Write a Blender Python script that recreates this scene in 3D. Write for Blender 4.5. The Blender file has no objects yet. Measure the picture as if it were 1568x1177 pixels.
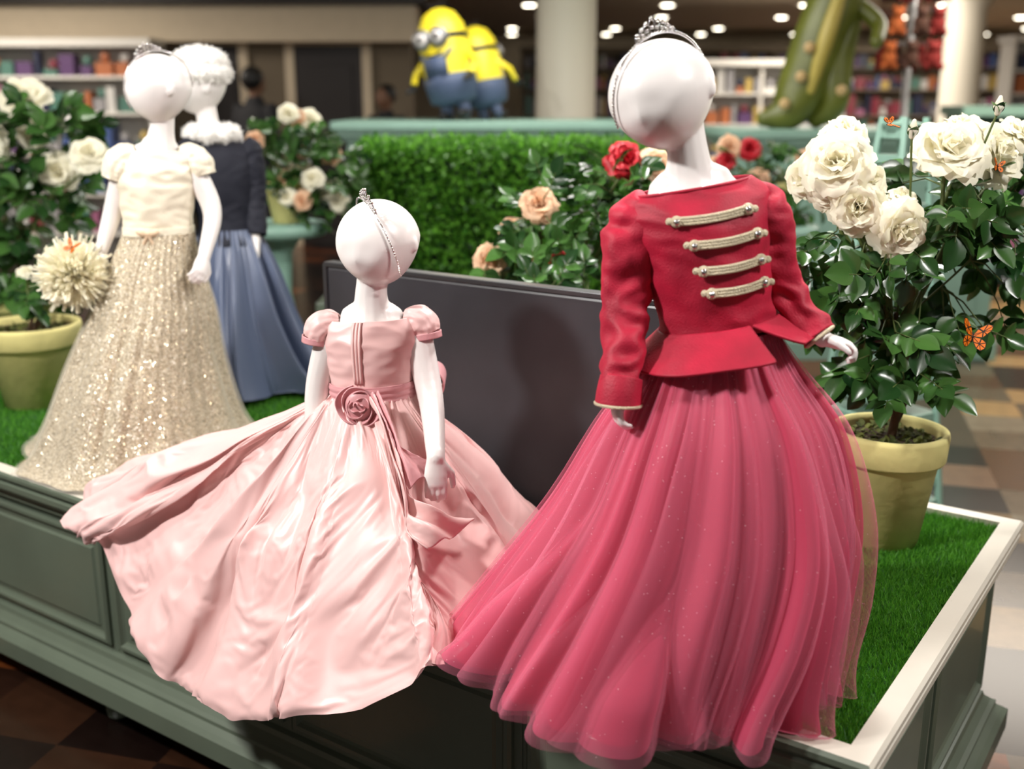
import bpy, math, random, time
import numpy as np
from mathutils import Vector, Matrix, noise
random.seed(7); rng=np.random.default_rng(5)
V=Vector; sin,cos,pi=math.sin,math.cos,math.pi
scene=bpy.context.scene
FZ=-.15   # shop floor level
def C(r,g,b):
    f=lambda c:(c/255/12.92) if c/255<=.04045 else ((c/255+.055)/1.055)**2.4
    return (f(r),f(g),f(b),1)
# ------------------------------------------------------------ materials
def mat(name,col,rough=.5,metal=0,bump=0,bscale=60,var=0,vscale=8,sheen=0,coat=0,emit=0,spec=.5,trans=0,dark=.6,detail=4,glit=0):
    m=bpy.data.materials.new(name); m.use_nodes=True; nt=m.node_tree; N=nt.nodes; L=nt.links
    p=N['Principled BSDF']; p.inputs['Base Color'].default_value=col; p.inputs['Roughness'].default_value=rough
    p.inputs['Metallic'].default_value=metal; p.inputs['Specular IOR Level'].default_value=spec
    p.inputs['Sheen Weight'].default_value=sheen; p.inputs['Sheen Roughness'].default_value=.4
    if sheen: p.inputs['Sheen Tint'].default_value=(min(1,col[0]*1.5+.2),min(1,col[1]*1.5+.15),min(1,col[2]*1.5+.15),1)
    p.inputs['Coat Weight'].default_value=coat; p.inputs['Coat Roughness'].default_value=.08
    if emit: p.inputs['Emission Color'].default_value=col; p.inputs['Emission Strength'].default_value=emit
    tc=N.new('ShaderNodeTexCoord')
    if var:
        n=N.new('ShaderNodeTexNoise'); n.inputs['Scale'].default_value=vscale; n.inputs['Detail'].default_value=detail
        L.new(tc.outputs['Object'],n.inputs['Vector'])
        r=N.new('ShaderNodeValToRGB'); r.color_ramp.elements[0].position=.35; r.color_ramp.elements[1].position=.65
        r.color_ramp.elements[0].color=tuple(c*(1-var*dark) for c in col[:3])+(1,)
        r.color_ramp.elements[1].color=tuple(min(1,c*(1+var*.5)) for c in col[:3])+(1,)
        L.new(n.outputs['Fac'],r.inputs['Fac']); L.new(r.outputs['Color'],p.inputs['Base Color'])
    if bump:
        n=N.new('ShaderNodeTexNoise'); n.inputs['Scale'].default_value=bscale; n.inputs['Detail'].default_value=3
        L.new(tc.outputs['Object'],n.inputs['Vector'])
        b=N.new('ShaderNodeBump'); b.inputs['Strength'].default_value=bump; b.inputs['Distance'].default_value=.01
        L.new(n.outputs['Fac'],b.inputs['Height']); L.new(b.outputs['Normal'],p.inputs['Normal'])
    if trans:
        out=N['Material Output']; t=N.new('ShaderNodeBsdfTransparent'); mx=N.new('ShaderNodeMixShader')
        # sheer net: more opaque where seen edge-on because more threads overlap
        lw=N.new('ShaderNodeLayerWeight'); lw.inputs['Blend'].default_value=.35
        mr_=N.new('ShaderNodeMapRange'); mr_.inputs[3].default_value=1-trans; mr_.inputs[4].default_value=min(1,1-trans+.4)
        L.new(lw.outputs['Facing'],mr_.inputs[0])
        fac=mr_.outputs[0]
        if glit: # scattered glitter flecks on the net
            v=N.new('ShaderNodeTexVoronoi'); v.inputs['Scale'].default_value=150; L.new(tc.outputs['Object'],v.inputs['Vector'])
            lt=N.new('ShaderNodeMath'); lt.operation='LESS_THAN'; lt.inputs[1].default_value=.10; L.new(v.outputs['Distance'],lt.inputs[0])
            sc=N.new('ShaderNodeSeparateColor'); L.new(v.outputs['Color'],sc.inputs[0]); gt=N.new('ShaderNodeMath'); gt.operation='GREATER_THAN'; gt.inputs[1].default_value=.85; L.new(sc.outputs[0],gt.inputs[0])
            ml=N.new('ShaderNodeMath'); ml.operation='MULTIPLY'; L.new(lt.outputs[0],ml.inputs[0]); L.new(gt.outputs[0],ml.inputs[1])
            cm=N.new('ShaderNodeMix'); cm.data_type='RGBA'; cm.inputs[6].default_value=col; cm.inputs[7].default_value=(1,.9,.92,1); L.new(ml.outputs[0],cm.inputs[0]); L.new(cm.outputs[2],p.inputs['Base Color'])
            mm=N.new('ShaderNodeMath'); mm.operation='MAXIMUM'; L.new(fac,mm.inputs[0]); L.new(ml.outputs[0],mm.inputs[1]); fac=mm.outputs[0]
        L.new(fac,mx.inputs['Fac'])
        tl=N.new('ShaderNodeBsdfTranslucent'); tl.inputs['Color'].default_value=col; m2=N.new('ShaderNodeMixShader'); m2.inputs[0].default_value=.3
        L.new(p.outputs[0],m2.inputs[1]); L.new(tl.outputs[0],m2.inputs[2])
        L.new(t.outputs[0],mx.inputs[1]); L.new(m2.outputs[0],mx.inputs[2]); L.new(mx.outputs[0],out.inputs['Surface'])
    return m
def leafmat(name,col,col2,rough=.3,transl=.25):
    m=mat(name,col,rough,var=0); nt=m.node_tree;N=nt.nodes;L=nt.links;p=N['Principled BSDF']
    g=N.new('ShaderNodeNewGeometry'); r=N.new('ShaderNodeValToRGB')
    r.color_ramp.elements[0].color=col; r.color_ramp.elements[1].color=col2
    L.new(g.outputs['Random Per Island'],r.inputs['Fac']); L.new(r.outputs['Color'],p.inputs['Base Color'])
    t=N.new('ShaderNodeBsdfTranslucent'); L.new(r.outputs['Color'],t.inputs['Color'])
    mx=N.new('ShaderNodeMixShader'); mx.inputs[0].default_value=transl
    L.new(p.outputs[0],mx.inputs[1]); L.new(t.outputs[0],mx.inputs[2]); L.new(mx.outputs[0],N['Material Output'].inputs['Surface'])
    return m
def sequinmat(name):
    m=mat(name,C(214,200,170),.45); nt=m.node_tree;N=nt.nodes;L=nt.links;p=N['Principled BSDF']
    tc=N.new('ShaderNodeTexCoord'); v=N.new('ShaderNodeTexVoronoi'); v.inputs['Scale'].default_value=430
    L.new(tc.outputs['Object'],v.inputs['Vector'])
    sep=N.new('ShaderNodeSeparateColor'); L.new(v.outputs['Color'],sep.inputs[0])
    r=N.new('ShaderNodeValToRGB'); e=r.color_ramp.elements; e[0].color=C(140,126,100); e[1].color=C(232,222,200)
    e.new(.5).color=C(180,164,136)
    L.new(sep.outputs[0],r.inputs['Fac']); L.new(r.outputs['Color'],p.inputs['Base Color'])
    r2=N.new('ShaderNodeValToRGB'); r2.color_ramp.interpolation='CONSTANT'
    r2.color_ramp.elements[0].color=(0,0,0,1); r2.color_ramp.elements[1].position=.8; r2.color_ramp.elements[1].color=(.9,.9,.9,1)
    L.new(sep.outputs[1],r2.inputs['Fac']); L.new(r2.outputs['Color'],p.inputs['Metallic'])
    p.inputs['Roughness'].default_value=.2
    vm=N.new('ShaderNodeVectorMath'); vm.operation='SUBTRACT'; L.new(v.outputs['Color'],vm.inputs[0]); vm.inputs[1].default_value=(.5,.5,.5)
    vs=N.new('ShaderNodeVectorMath'); vs.operation='SCALE'; vs.inputs['Scale'].default_value=.8; L.new(vm.outputs[0],vs.inputs[0])
    g=N.new('ShaderNodeNewGeometry'); va=N.new('ShaderNodeVectorMath'); L.new(g.outputs['Normal'],va.inputs[0]); L.new(vs.outputs[0],va.inputs[1])
    vn=N.new('ShaderNodeVectorMath'); vn.operation='NORMALIZE'; L.new(va.outputs[0],vn.inputs[0]); L.new(vn.outputs[0],p.inputs['Normal'])
    return m
M={}
M['white']=mat('mannequin_gloss_white',C(236,231,228),.36,coat=.2)
M['red_velvet']=mat('red_velvet',C(176,12,50),.62,sheen=.3,bump=.15,bscale=300,var=.35,vscale=14)
M['gold']=mat('gold_braid',C(244,230,196),.4,metal=.1,bump=.8,bscale=500)
M['rhine']=mat('rhinestone',C(235,232,228),.12,metal=.9)
M['silver']=mat('silver',C(225,225,228),.18,metal=1)
M['satin_rose']=mat('rose_satin',C(176,18,52),.42,sheen=.2)
M['tulle']=mat('pink_tulle',C(232,92,128),.75,sheen=.2,trans=.48,glit=1)
M['tulle2']=mat('pink_tulle_outer',C(246,140,168),.8,sheen=.3,trans=.85,glit=1)
M['pink']=mat('blush_satin',C(236,194,191),.42,sheen=.12,bump=.04,bscale=30,spec=.5)
M['pink_d']=mat('blush_satin_sash',C(218,158,162),.44,sheen=.1,bump=.08,bscale=60,spec=.5)
M['ivory']=mat('ivory_silk',C(236,228,206),.4,sheen=.2,bump=.15,bscale=50)
M['sequin']=sequinmat('champagne_sequin')
M['ivory_tulle']=mat('ivory_tulle',C(228,222,208),.8,trans=.92)
M['navy']=mat('navy_velvet',C(8,12,30),.75)
M['slate']=mat('slate_blue_satin',C(86,97,122),.36,sheen=.05)
M['fur']=mat('white_fur',C(250,248,244),.9,sheen=.2)
M['sage']=mat('sage_paint',C(96,107,92),.36,var=.12,vscale=5,coat=.2)
M['cream']=mat('cream_paint',C(224,218,204),.4,var=.05)
M['turfbase']=mat('turf_base',C(34,84,24),.9)
M['turf']=leafmat('turf_blade',C(38,104,22),C(110,184,54),.5,.35)
M['leaf']=leafmat('rose_leaf',C(22,54,24),C(76,118,54),.26,.15)
M['hedge']=leafmat('hedge_leaf',C(34,88,22),C(122,188,64),.4,.3)
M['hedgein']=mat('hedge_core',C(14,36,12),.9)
M['stem']=mat('stem',C(84,98,46),.6,var=.3,vscale=30)
M['bark']=mat('bark',C(84,62,42),.8,bump=.5,bscale=80)
M['rose_c']=mat('cream_petal',C(255,251,230),.5,sheen=.15)
M['rose_p']=mat('peach_petal',C(246,208,172),.55,var=.1,vscale=25)
M['rose_r']=mat('red_petal',C(190,24,40),.5)
for k in ('rose_c','rose_p'):
    nt=M[k].node_tree; N=nt.nodes; t=N.new('ShaderNodeBsdfTranslucent'); t.inputs['Color'].default_value=N['Principled BSDF'].inputs['Base Color'].default_value
    mx=N.new('ShaderNodeMixShader'); mx.inputs[0].default_value=.3; nt.links.new(N['Principled BSDF'].outputs[0],mx.inputs[1]); nt.links.new(t.outputs[0],mx.inputs[2]); nt.links.new(mx.outputs[0],N['Material Output'].inputs['Surface'])
M['pot']=mat('aged_terracotta',C(218,208,138),.75,var=.2,vscale=9,bump=.15,bscale=40)
M['soil']=mat('soil',C(64,48,30),.95,bump=1,bscale=60,var=.5,vscale=40)
M['moss']=leafmat('moss',C(60,70,24),C(110,116,50),.8,.1)
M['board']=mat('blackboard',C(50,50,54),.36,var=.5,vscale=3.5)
M['mint']=mat('mint_paint',C(138,174,158),.4,var=.06)
M['black']=mat('black',C(18,16,16),.5)
M['orange']=mat('butterfly_orange',C(236,120,20),.5)
M['yellow']=mat('toy_yellow',C(240,220,50),.35)
M['denim']=mat('toy_denim',C(70,84,112),.6)
M['grey']=mat('grey_metal',C(150,150,150),.3,metal=.7)
M['croc']=mat('olive_green_paint',C(92,98,30),.4,var=.3,vscale=6)
M['crocb']=mat('belly_yellow',C(170,154,72),.45)
M['tan']=mat('tan_spot',C(190,160,110),.5)
M['wall']=mat('wall_cream',C(222,206,180),.8,var=.04)
M['walld']=mat('wall_taupe',C(122,110,92),.8)
M['door']=mat('dark_wood',C(34,26,24),.5)
M['ceil']=mat('ceiling_paint',C(204,190,170),.85)
M['col']=mat('column_paint',C(222,215,198),.5)
M['skin']=mat('skin',C(120,86,66),.6)
M['cloth']=mat('dark_cloth',C(26,26,30),.8)
M['lamp']=mat('lamp_glow',(1,.9,.72,1),.5,emit=12)
M['shelfl']=mat('shelf_white',C(220,216,208),.5)
# ------------------------------------------------------------ mesh tools
def spl(P,n,closed=False):
    P=np.array(P,float); k=len(P); out=[]
    segs=k if closed else k-1
    for i in range(n):
        t=i/(n if closed else n-1)*segs; j=min(int(t),segs-1); f=t-j
        g=(lambda a:P[a%k]) if closed else (lambda a:P[min(max(a,0),k-1)])
        a,b,c,d=g(j-1),g(j),g(j+1),g(j+2)
        if not closed:
            if j==0: a=2*b-c
            if j==k-2: d=2*c-b
        out.append(.5*(2*b+(c-a)*f+(2*a-5*b+4*c-d)*f*f+(3*b-a-3*c+d)*f**3))
    return np.array(out)
PM={}
def empty(name,loc=(0,0,0),rz=0):
    e=bpy.data.objects.new(name,None); e.location=loc; e.rotation_euler=(0,0,rz); e.empty_display_size=.1
    scene.collection.objects.link(e); PM[e]=Matrix.Translation(loc)@Matrix.Rotation(rz,4,'Z'); return e
class MB:
    def __init__(s): s.v=[];s.f=[];s.m=[]
    def add(s,vs,fs,mi=0):
        o=len(s.v); s.v+=[tuple(v) for v in vs]; s.f+=[tuple(i+o for i in f) for f in fs]; s.m+=[mi]*len(fs)
    def grid(s,rows,wrap=False,cap0=False,cap1=False,mi=0):
        n=len(rows[0]); vs=[p for r in rows for p in r]; fs=[]
        for i in range(len(rows)-1):
            for j in range(n if wrap else n-1):
                a=i*n+j;b=i*n+(j+1)%n; fs.append((a,b,b+n,a+n))
        if cap0: fs.append(tuple(range(n-1,-1,-1)))
        if cap1: fs.append(tuple((len(rows)-1)*n+j for j in range(n)))
        s.add(vs,fs,mi)
    def tube(s,path,radii,n=10,ref=None,mi=0,rnd=True):
        P=[V(p) for p in path]; R=[(r,r) if not hasattr(r,'__len__') else tuple(r) for r in radii]
        rows=[]; prev=None; k=len(P)
        for i in range(k):
            d=(P[min(i+1,k-1)]-P[max(i-1,0)])
            d=d.normalized() if d.length>1e-9 else V((0,0,1))
            if ref is not None: a=V(ref)
            elif prev is not None: a=prev
            else: a=V((1,0,0)) if abs(d.x)<.8 else V((0,1,0))
            a=(a-d*a.dot(d)).normalized(); prev=a; b=d.cross(a)
            def ring(c,f): return [c+a*(R[i][0]*f*cos(2*pi*j/n))+b*(R[i][1]*f*sin(2*pi*j/n)) for j in range(n)]
            rm=min(R[i])
            if i==0 and rnd:
                for q in (80,50,25): rows.append(ring(P[0]-d*rm*sin(math.radians(q)),cos(math.radians(q))))
            rows.append(ring(P[i],1))
            if i==k-1 and rnd:
                for q in (25,50,80): rows.append(ring(P[i]+d*rm*sin(math.radians(q)),cos(math.radians(q))))
        s.grid(rows,True,True,True,mi)
    def ell(s,c,r,rot=None,nu=16,nv=10,mi=0):
        r=(r,r,r) if not hasattr(r,'__len__') else r; rot=rot or Matrix.Identity(3); c=V(c); rows=[]
        for i in range(nv+1):
            a=-pi/2+pi*(i*.98+.01*nv)/nv
            rows.append([c+rot@V((r[0]*cos(a)*cos(2*pi*j/nu),r[1]*cos(a)*sin(2*pi*j/nu),r[2]*sin(a))) for j in range(nu)])
        s.grid(rows,True,True,True,mi)
    def box(s,c,sz,rot=None,mi=0):
        rot=rot or Matrix.Identity(3); c=V(c)
        vs=[c+rot@V((x*sz[0]/2,y*sz[1]/2,z*sz[2]/2)) for z in(-1,1) for y in(-1,1) for x in(-1,1)]
        s.add(vs,[(0,2,3,1),(4,5,7,6),(0,1,5,4),(2,6,7,3),(0,4,6,2),(1,3,7,5)],mi)
    def lathe(s,prof,c,n=32,mi=0,rot=None,cap0=True,cap1=True):
        c=V(c); rot=rot or Matrix.Identity(3)
        s.grid([[c+rot@V((r*cos(2*pi*j/n),r*sin(2*pi*j/n),z)) for j in range(n)] for r,z in prof],True,cap0,cap1,mi)
    def obj(s,name,mats,parent=None,smooth=True,local=False,bevel=0,solid=0,sub=0,remesh=0,smit=0,auto=False):
        me=bpy.data.meshes.new(name); me.from_pydata(s.v,[],s.f); mats=mats if isinstance(mats,list) else [mats]
        for m in mats: me.materials.append(m)
        me.polygons.foreach_set('material_index',s.m)
        me.polygons.foreach_set('use_smooth',[smooth]*len(s.f)); me.update()
        ob=bpy.data.objects.new(name,me); scene.collection.objects.link(ob)
        if parent:
            ob.parent=parent
            if not local: ob.matrix_parent_inverse=PM[parent].inverted()
        if remesh:
            r=ob.modifiers.new('r','REMESH'); r.mode='VOXEL'; r.voxel_size=remesh; r.use_smooth_shade=True
            q=ob.modifiers.new('s','SMOOTH'); q.factor=.5; q.iterations=smit
        if bevel: b=ob.modifiers.new('b','BEVEL'); b.width=bevel; b.segments=2; b.limit_method='ANGLE'
        if sub: q=ob.modifiers.new('u','SUBSURF'); q.levels=sub; q.render_levels=sub
        if solid: q=ob.modifiers.new('o','SOLIDIFY'); q.thickness=solid; q.offset=0
        return ob
def gridobj(name,A,mt,parent,solid=0,sub=0,flip=False):
    m,n,_=A.shape; me=bpy.data.meshes.new(name); i,j=np.meshgrid(np.arange(m-1),np.arange(n),indexing='ij'); jn=(j+1)%n
    F=np.stack([i*n+j,(i+1)*n+j,(i+1)*n+jn,i*n+jn],-1).reshape(-1,4).astype(np.int32)   # normals point outwards
    me.vertices.add(m*n); me.vertices.foreach_set('co',A.reshape(-1)); me.loops.add(F.size); me.loops.foreach_set('vertex_index',F.ravel())
    me.polygons.add(len(F)); me.polygons.foreach_set('loop_start',np.arange(0,F.size,4,dtype=np.int32)); me.polygons.foreach_set('use_smooth',np.ones(len(F),bool)); me.update(calc_edges=True)
    if mt: me.materials.append(mt)
    ob=bpy.data.objects.new(name,me); scene.collection.objects.link(ob)
    if parent: ob.parent=parent; ob.matrix_parent_inverse=PM[parent].inverted()
    if sub: q=ob.modifiers.new('u','SUBSURF'); q.levels=sub; q.render_levels=sub
    if solid: q=ob.modifiers.new('o','SOLIDIFY'); q.thickness=solid; q.offset=0
    return ob
def basis(f,u):
    f=V(f).normalized(); u=V(u); u=(u-f*u.dot(f)).normalized(); x=f.cross(u)
    return Matrix((x,f,u)).transposed()
# ------------------------------------------------------------ cabinet frame
CX,CY,RZ=.532,1.396,math.radians(-34.69)
ax=V((cos(RZ),sin(RZ),0)); ay=V((-sin(RZ),cos(RZ),0)); TOP=.5
def ly(p): return (p[0]-CX)*ay.x+(p[1]-CY)*ay.y
L_,W_=4.05,1.18
# cloth settling: let gravity drape a skirt grid over a support form and the table, then keep the settled shape
def settle(A,form,frames=24,bend=.4,mass=.25,quality=4):
    t0=time.time(); cl=gridobj('cloth_tmp',A,None,None); m,n,_=A.shape
    vg=cl.vertex_groups.new(name='pin'); vg.add(list(range(2*n)),1.0,'REPLACE')
    fo=gridobj('form_tmp',form[:,::2],None,None)
    mb=MB(); Rm=Matrix.Rotation(RZ,3,'Z'); ctr=V((CX,CY,0))+Rm@V((-L_/2,W_/2,.2)); mb.box(ctr,(L_,W_,.605),Rm); tb=mb.obj('table_tmp',M['cream'],smooth=False)
    for o in (fo,tb):
        o.modifiers.new('c','COLLISION'); o.collision.thickness_outer=.005; o.collision.thickness_inner=.06; o.collision.cloth_friction=15
    c=cl.modifiers.new('cloth','CLOTH'); s=c.settings; s.quality=quality; s.mass=mass; s.tension_stiffness=25; s.compression_stiffness=25; s.shear_stiffness=8; s.bending_stiffness=bend; s.air_damping=3
    s.tension_damping=10; s.compression_damping=10; s.shear_damping=8; s.bending_damping=.8
    s.vertex_group_mass='pin'; c.collision_settings.distance_min=.005; c.collision_settings.collision_quality=2; c.collision_settings.use_self_collision=False
    c.point_cache.frame_start=1; c.point_cache.frame_end=frames
    scene.frame_start=1; scene.frame_end=frames
    for f in range(1,frames+1): scene.frame_set(f)
    dg=bpy.context.evaluated_depsgraph_get(); ev=cl.evaluated_get(dg); me=ev.to_mesh(); co=np.zeros(len(me.vertices)*3); me.vertices.foreach_get('co',co); ev.to_mesh_clear()
    for o in (cl,fo,tb): bpy.data.objects.remove(o,do_unlink=True)
    scene.frame_set(1); print('settle',time.time()-t0,np.abs(co.reshape(A.shape)-A).mean())
    return co.reshape(A.shape)
def foldfield(A,S,K,seed,drift=.03,late=.45,wob=.006,w0=.75):
    R=random.Random(seed); H=np.zeros((len(S),len(A)))
    for k in range(K):
        a0=(k+R.uniform(-.4,.4))/K; w=R.uniform(.45,1.35)*w0/K; s0=-.3 if R.random()>late else R.uniform(.05,.55)
        dr_=R.uniform(-1,1)*drift; amp=R.uniform(.45,1); ph=R.uniform(0,6); f=R.uniform(3,7)
        c=a0+dr_*S+wob*np.sin(f*S+ph); d=((A[None]-c[:,None]+.5)%1)-.5
        env=np.clip((S-s0)/.3,0,1); env=env*env*(3-2*env); ww=(w*(.75+.4*S))[:,None]
        H=np.maximum(H,amp*env[:,None]*np.exp(-1.5*(abs(d)/ww)**2.2))
    return H
def npclamp(A,h=.507):
    l=(A[...,0]-CX)*ay.x+(A[...,1]-CY)*ay.y
    bump=.0035*np.sin(A[...,0]*37)*np.cos(A[...,1]*41)
    A[...,2]=np.where((l>-.03)&(A[...,2]<h),h+.0035+bump,A[...,2]); return A
# ---- pink skirt, settled first (nothing else in the scene yet)
dp=empty('pink_satin_dress',(-.3,2.1,TOP))
hem=[(-1.03,2.43,.51),(-.90,2.24,.395),(-.775,2.07,.285),(-.57,1.875,.275),(-.39,1.775,.325),(-.225,1.715,.405),(-.12,1.69,.465),(-.05,1.78,.507),(.03,1.98,.507),(.07,2.2,.507),(.0,2.35,.507),(-.3,2.44,.507),(-.66,2.57,.507),(-.93,2.60,.507)]
HN=540; HM=88; HS=spl(hem,HN,True); pc=V((-.285,2.145,.87))
exps=[.85,.90,.98,1.05,.98,.85,.8,.85,.85,.8,.75,.7,.7,.8]
ES=spl([[e] for e in exps],HN,True)[:,0]
arcl=np.concatenate([[0],np.cumsum(np.linalg.norm(np.diff(HS[:,:2],axis=0),axis=1))]); aa=arcl/(arcl[-1]+.008)
SS=np.linspace(0,1,HM)
HF=foldfield(aa,SS,36,77,drift=.045,late=.32,wob=.007,w0=.58)
TH=np.arctan2(HS[:,1]-pc.y,HS[:,0]-pc.x)
G=np.zeros((HM,HN,3)); G0=np.zeros((HM,HN,3)); DIR=np.zeros((HM,HN,3))
for r in range(HM):
    s=SS[r]
    wx=pc.x+.088*np.cos(TH); wy=pc.y+.070*np.sin(TH)
    x=wx+(HS[:,0]-wx)*s; y=wy+(HS[:,1]-wy)*s; z=pc.z+(HS[:,2]-pc.z)*s**ES
    amp=.008+.080*s**.7
    lump=np.array([noise.noise(V((x[i]*6,y[i]*6,s*3))) for i in range(HN)])*.02*min(1,s*2)
    dx=np.cos(TH)*.6*(.3+s); dy=np.sin(TH)*.6*(.3+s); dz=np.full(HN,.75); q=np.sqrt(dx**2+dy**2+dz**2)
    DIR[r]=np.stack([dx/q,dy/q,dz/q],1); tx,ty=-np.sin(TH),np.cos(TH); T3=np.stack([tx,ty,0*tx],1)
    base=np.stack([x,y,z],1); lat=(amp*HF[r]*.5*np.sin(9*TH+2))[:,None]; b0=.012*sin(pi*min(1,s))+lump
    G0[r]=base+DIR[r]*(b0-.012+amp*(HF[r]*.92-.25))[:,None]+T3*lat
    G[r]=base+DIR[r]*(b0+amp*(HF[r]-.25)+.0015*np.sin(60*aa*2*pi)*(1-s)**2)[:,None]+T3*lat
G=npclamp(G,.514); Gs=G.copy()
try:
    G=settle(G,G0[1:int(HM*.96)],13,bend=.25)
except Exception as e: print('SETTLE FAIL',e)
if not np.isfinite(G).all(): G=Gs
G=npclamp(G,.507)
gridobj('skirt',G,M['pink'],dp,sub=1)
cab=empty('display_cabinet',(CX,CY,FZ),RZ)
prof=[(-.045,.478),(-.045,.5),(-.006,.5),(0,.494),(0,.484),(-.012,.479),(-.012,.472),(-.004,.466),(-.004,.452),(-.018,.445),(-.024,.434),(-.032,.424),(-.032,.412),(-.042,.406),(-.05,.40),
 (-.05,.065),(-.038,.06),(-.034,.048),(-.02,.036),(-.01,.03),(-.01,.02),(.004,.01),(.016,.0),(.016,-.05),(.008,-.06),(-.01,-.07)]
def ringrect(o,z): z=z-FZ; return [V((o,-o,z)),V((o,W_+o,z)),V((-L_-o,W_+o,z)),V((-L_-o,-o,z))]
mb=MB()
for i in range(len(prof)-1):
    a=ringrect(*prof[i]); b=ringrect(*prof[i+1])
    for j in range(4):
        k=(j+1)%4; mi=1 if (i<2 or (i<10 and j==0)) else 0
        mb.add([a[j],a[k],b[k],b[j]],[(0,3,2,1)],mi)
a=ringrect(-.03,-.07); mb.add(a,[(0,1,2,3)],0)
mb.obj('carcass',[M['sage'],M['cream']],cab,smooth=False,local=True,bevel=.0012)
mb=MB(); a=ringrect(-.04,.484); mb.add(a,[(0,1,2,3)]); mb.obj('turf_mat',M['turfbase'],cab,local=True)
mb=MB()
def frame(c0,c1,z0,z1,yy,horiz=True):
    z0-=FZ;z1-=FZ
    def pt(a,z,d): return V((a,yy-d,z)) if horiz else V((-yy+d,a,z))
    offs=[(0,.0),(0,.009),(.006,.015),(.014,.015),(.02,.007),(.026,.003),(.040,.003),(.046,.009),(.052,.009)]
    rings=[[pt(c0+o,z0+o,d),pt(c1-o,z0+o,d),pt(c1-o,z1-o,d),pt(c0+o,z1-o,d)] for o,d in offs]
    mb.grid(rings,True,False,True)
n=6; w=.632
for i in range(n):
    x1=-.045-i*w; x0=x1-w+.035
    frame(x0,x1,.085,.39,.05)
    mb.box((x0-.0175,.051,.235-FZ),(.006,.006,.33))
for i in range(2): frame(.06+i*.55,.06+i*.55+.5,.085,.39,.05,False)
for fx in [-.12,-.95,-1.98,-2.85,-3.9]:
    for fy in (.07,W_-.1):
        mb.lathe([(.018,0),(.03,.01),(.034,.03),(.02,.045),(.03,.06),(.04,.085)],(fx,fy,0),16)
mb.obj('panels_and_feet',M['sage'],cab,smooth=False,local=True)
def blades(n,x0,x1,y0,y1,h=.016,w=.0022):
    x=rng.uniform(x0,x1,n);y=rng.uniform(y0,y1,n);a=rng.uniform(0,2*pi,n);hh=h*rng.uniform(.6,1.2,n)
    tx=rng.normal(0,.006,n);ty=rng.normal(0,.006,n); z=np.full(n,.484-FZ)
    v=np.zeros((n,3,3)); v[:,0]=np.stack([x-np.cos(a)*w/2,y-np.sin(a)*w/2,z],1); v[:,1]=np.stack([x+np.cos(a)*w/2,y+np.sin(a)*w/2,z],1)
    v[:,2]=np.stack([x+tx,y+ty,z+hh],1); return v.reshape(-1,3)
def trimesh(name,v,m,parent=None,local=True,k=3):
    me=bpy.data.meshes.new(name); nf=len(v)//k; me.vertices.add(len(v)); me.vertices.foreach_set('co',v.ravel())
    me.loops.add(len(v)); me.loops.foreach_set('vertex_index',np.arange(len(v),dtype=np.int32))
    me.polygons.add(nf); me.polygons.foreach_set('loop_start',np.arange(0,len(v),k,dtype=np.int32)); me.update(calc_edges=True); me.materials.append(m)
    ob=bpy.data.objects.new(name,me); scene.collection.objects.link(ob)
    if parent: 
        ob.parent=parent
        if not local: ob.matrix_parent_inverse=PM[parent].inverted()
    return ob
vv=np.concatenate([blades(95000,-.75,-.047,.047,W_-.047),blades(90000,-L_+.05,-.75,.047,W_-.047,.018,.003)])
trimesh('artificial_turf',vv,M['turf'],cab)
# ------------------------------------------------------------ figures
def head(mb,c,f,u,r=(.082,.090,.088),mi=0,taper=.2,nose=.035):
    B=basis(f,u); c=V(c); rows=[]; nv,nu=36,44
    for i in range(nv+1):
        a=-pi/2+pi*(i*.99+.005*nv)/nv; row=[]
        for j in range(nu):
            t=2*pi*j/nu; x,y,z=cos(a)*cos(t),cos(a)*sin(t),sin(a)
            k=1
            g=lambda px,pz,s:math.exp(-((x-px)**2+(z-pz)**2)/s) if y>0 else 0
            k+=nose*g(0,-.22,.014)+.03*g(0,-.08,.02)-.03*g(.3,.02,.04)-.03*g(-.3,.02,.04)+.015*g(0,-.52,.02)+.02*g(.4,-.3,.08)+.02*g(-.4,-.3,.08)
            X=x*(1+taper*min(0,z)); Y=y*(1+(.2*min(0,z) if y<0 else .02*min(0,z)))+(.0 if z>0 else -.10*z*.3)
            row.append(c+B@V((X*r[0]*k,Y*r[1]*k,z*r[2])))
        rows.append(row)
    mb.grid(rows,True,True,True,mi)
    for sx in(-1,1): mb.ell(c+B@V((sx*r[0]*.97,-.004,-.008)),(.006,.012,.016),B,12,8,mi)
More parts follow.
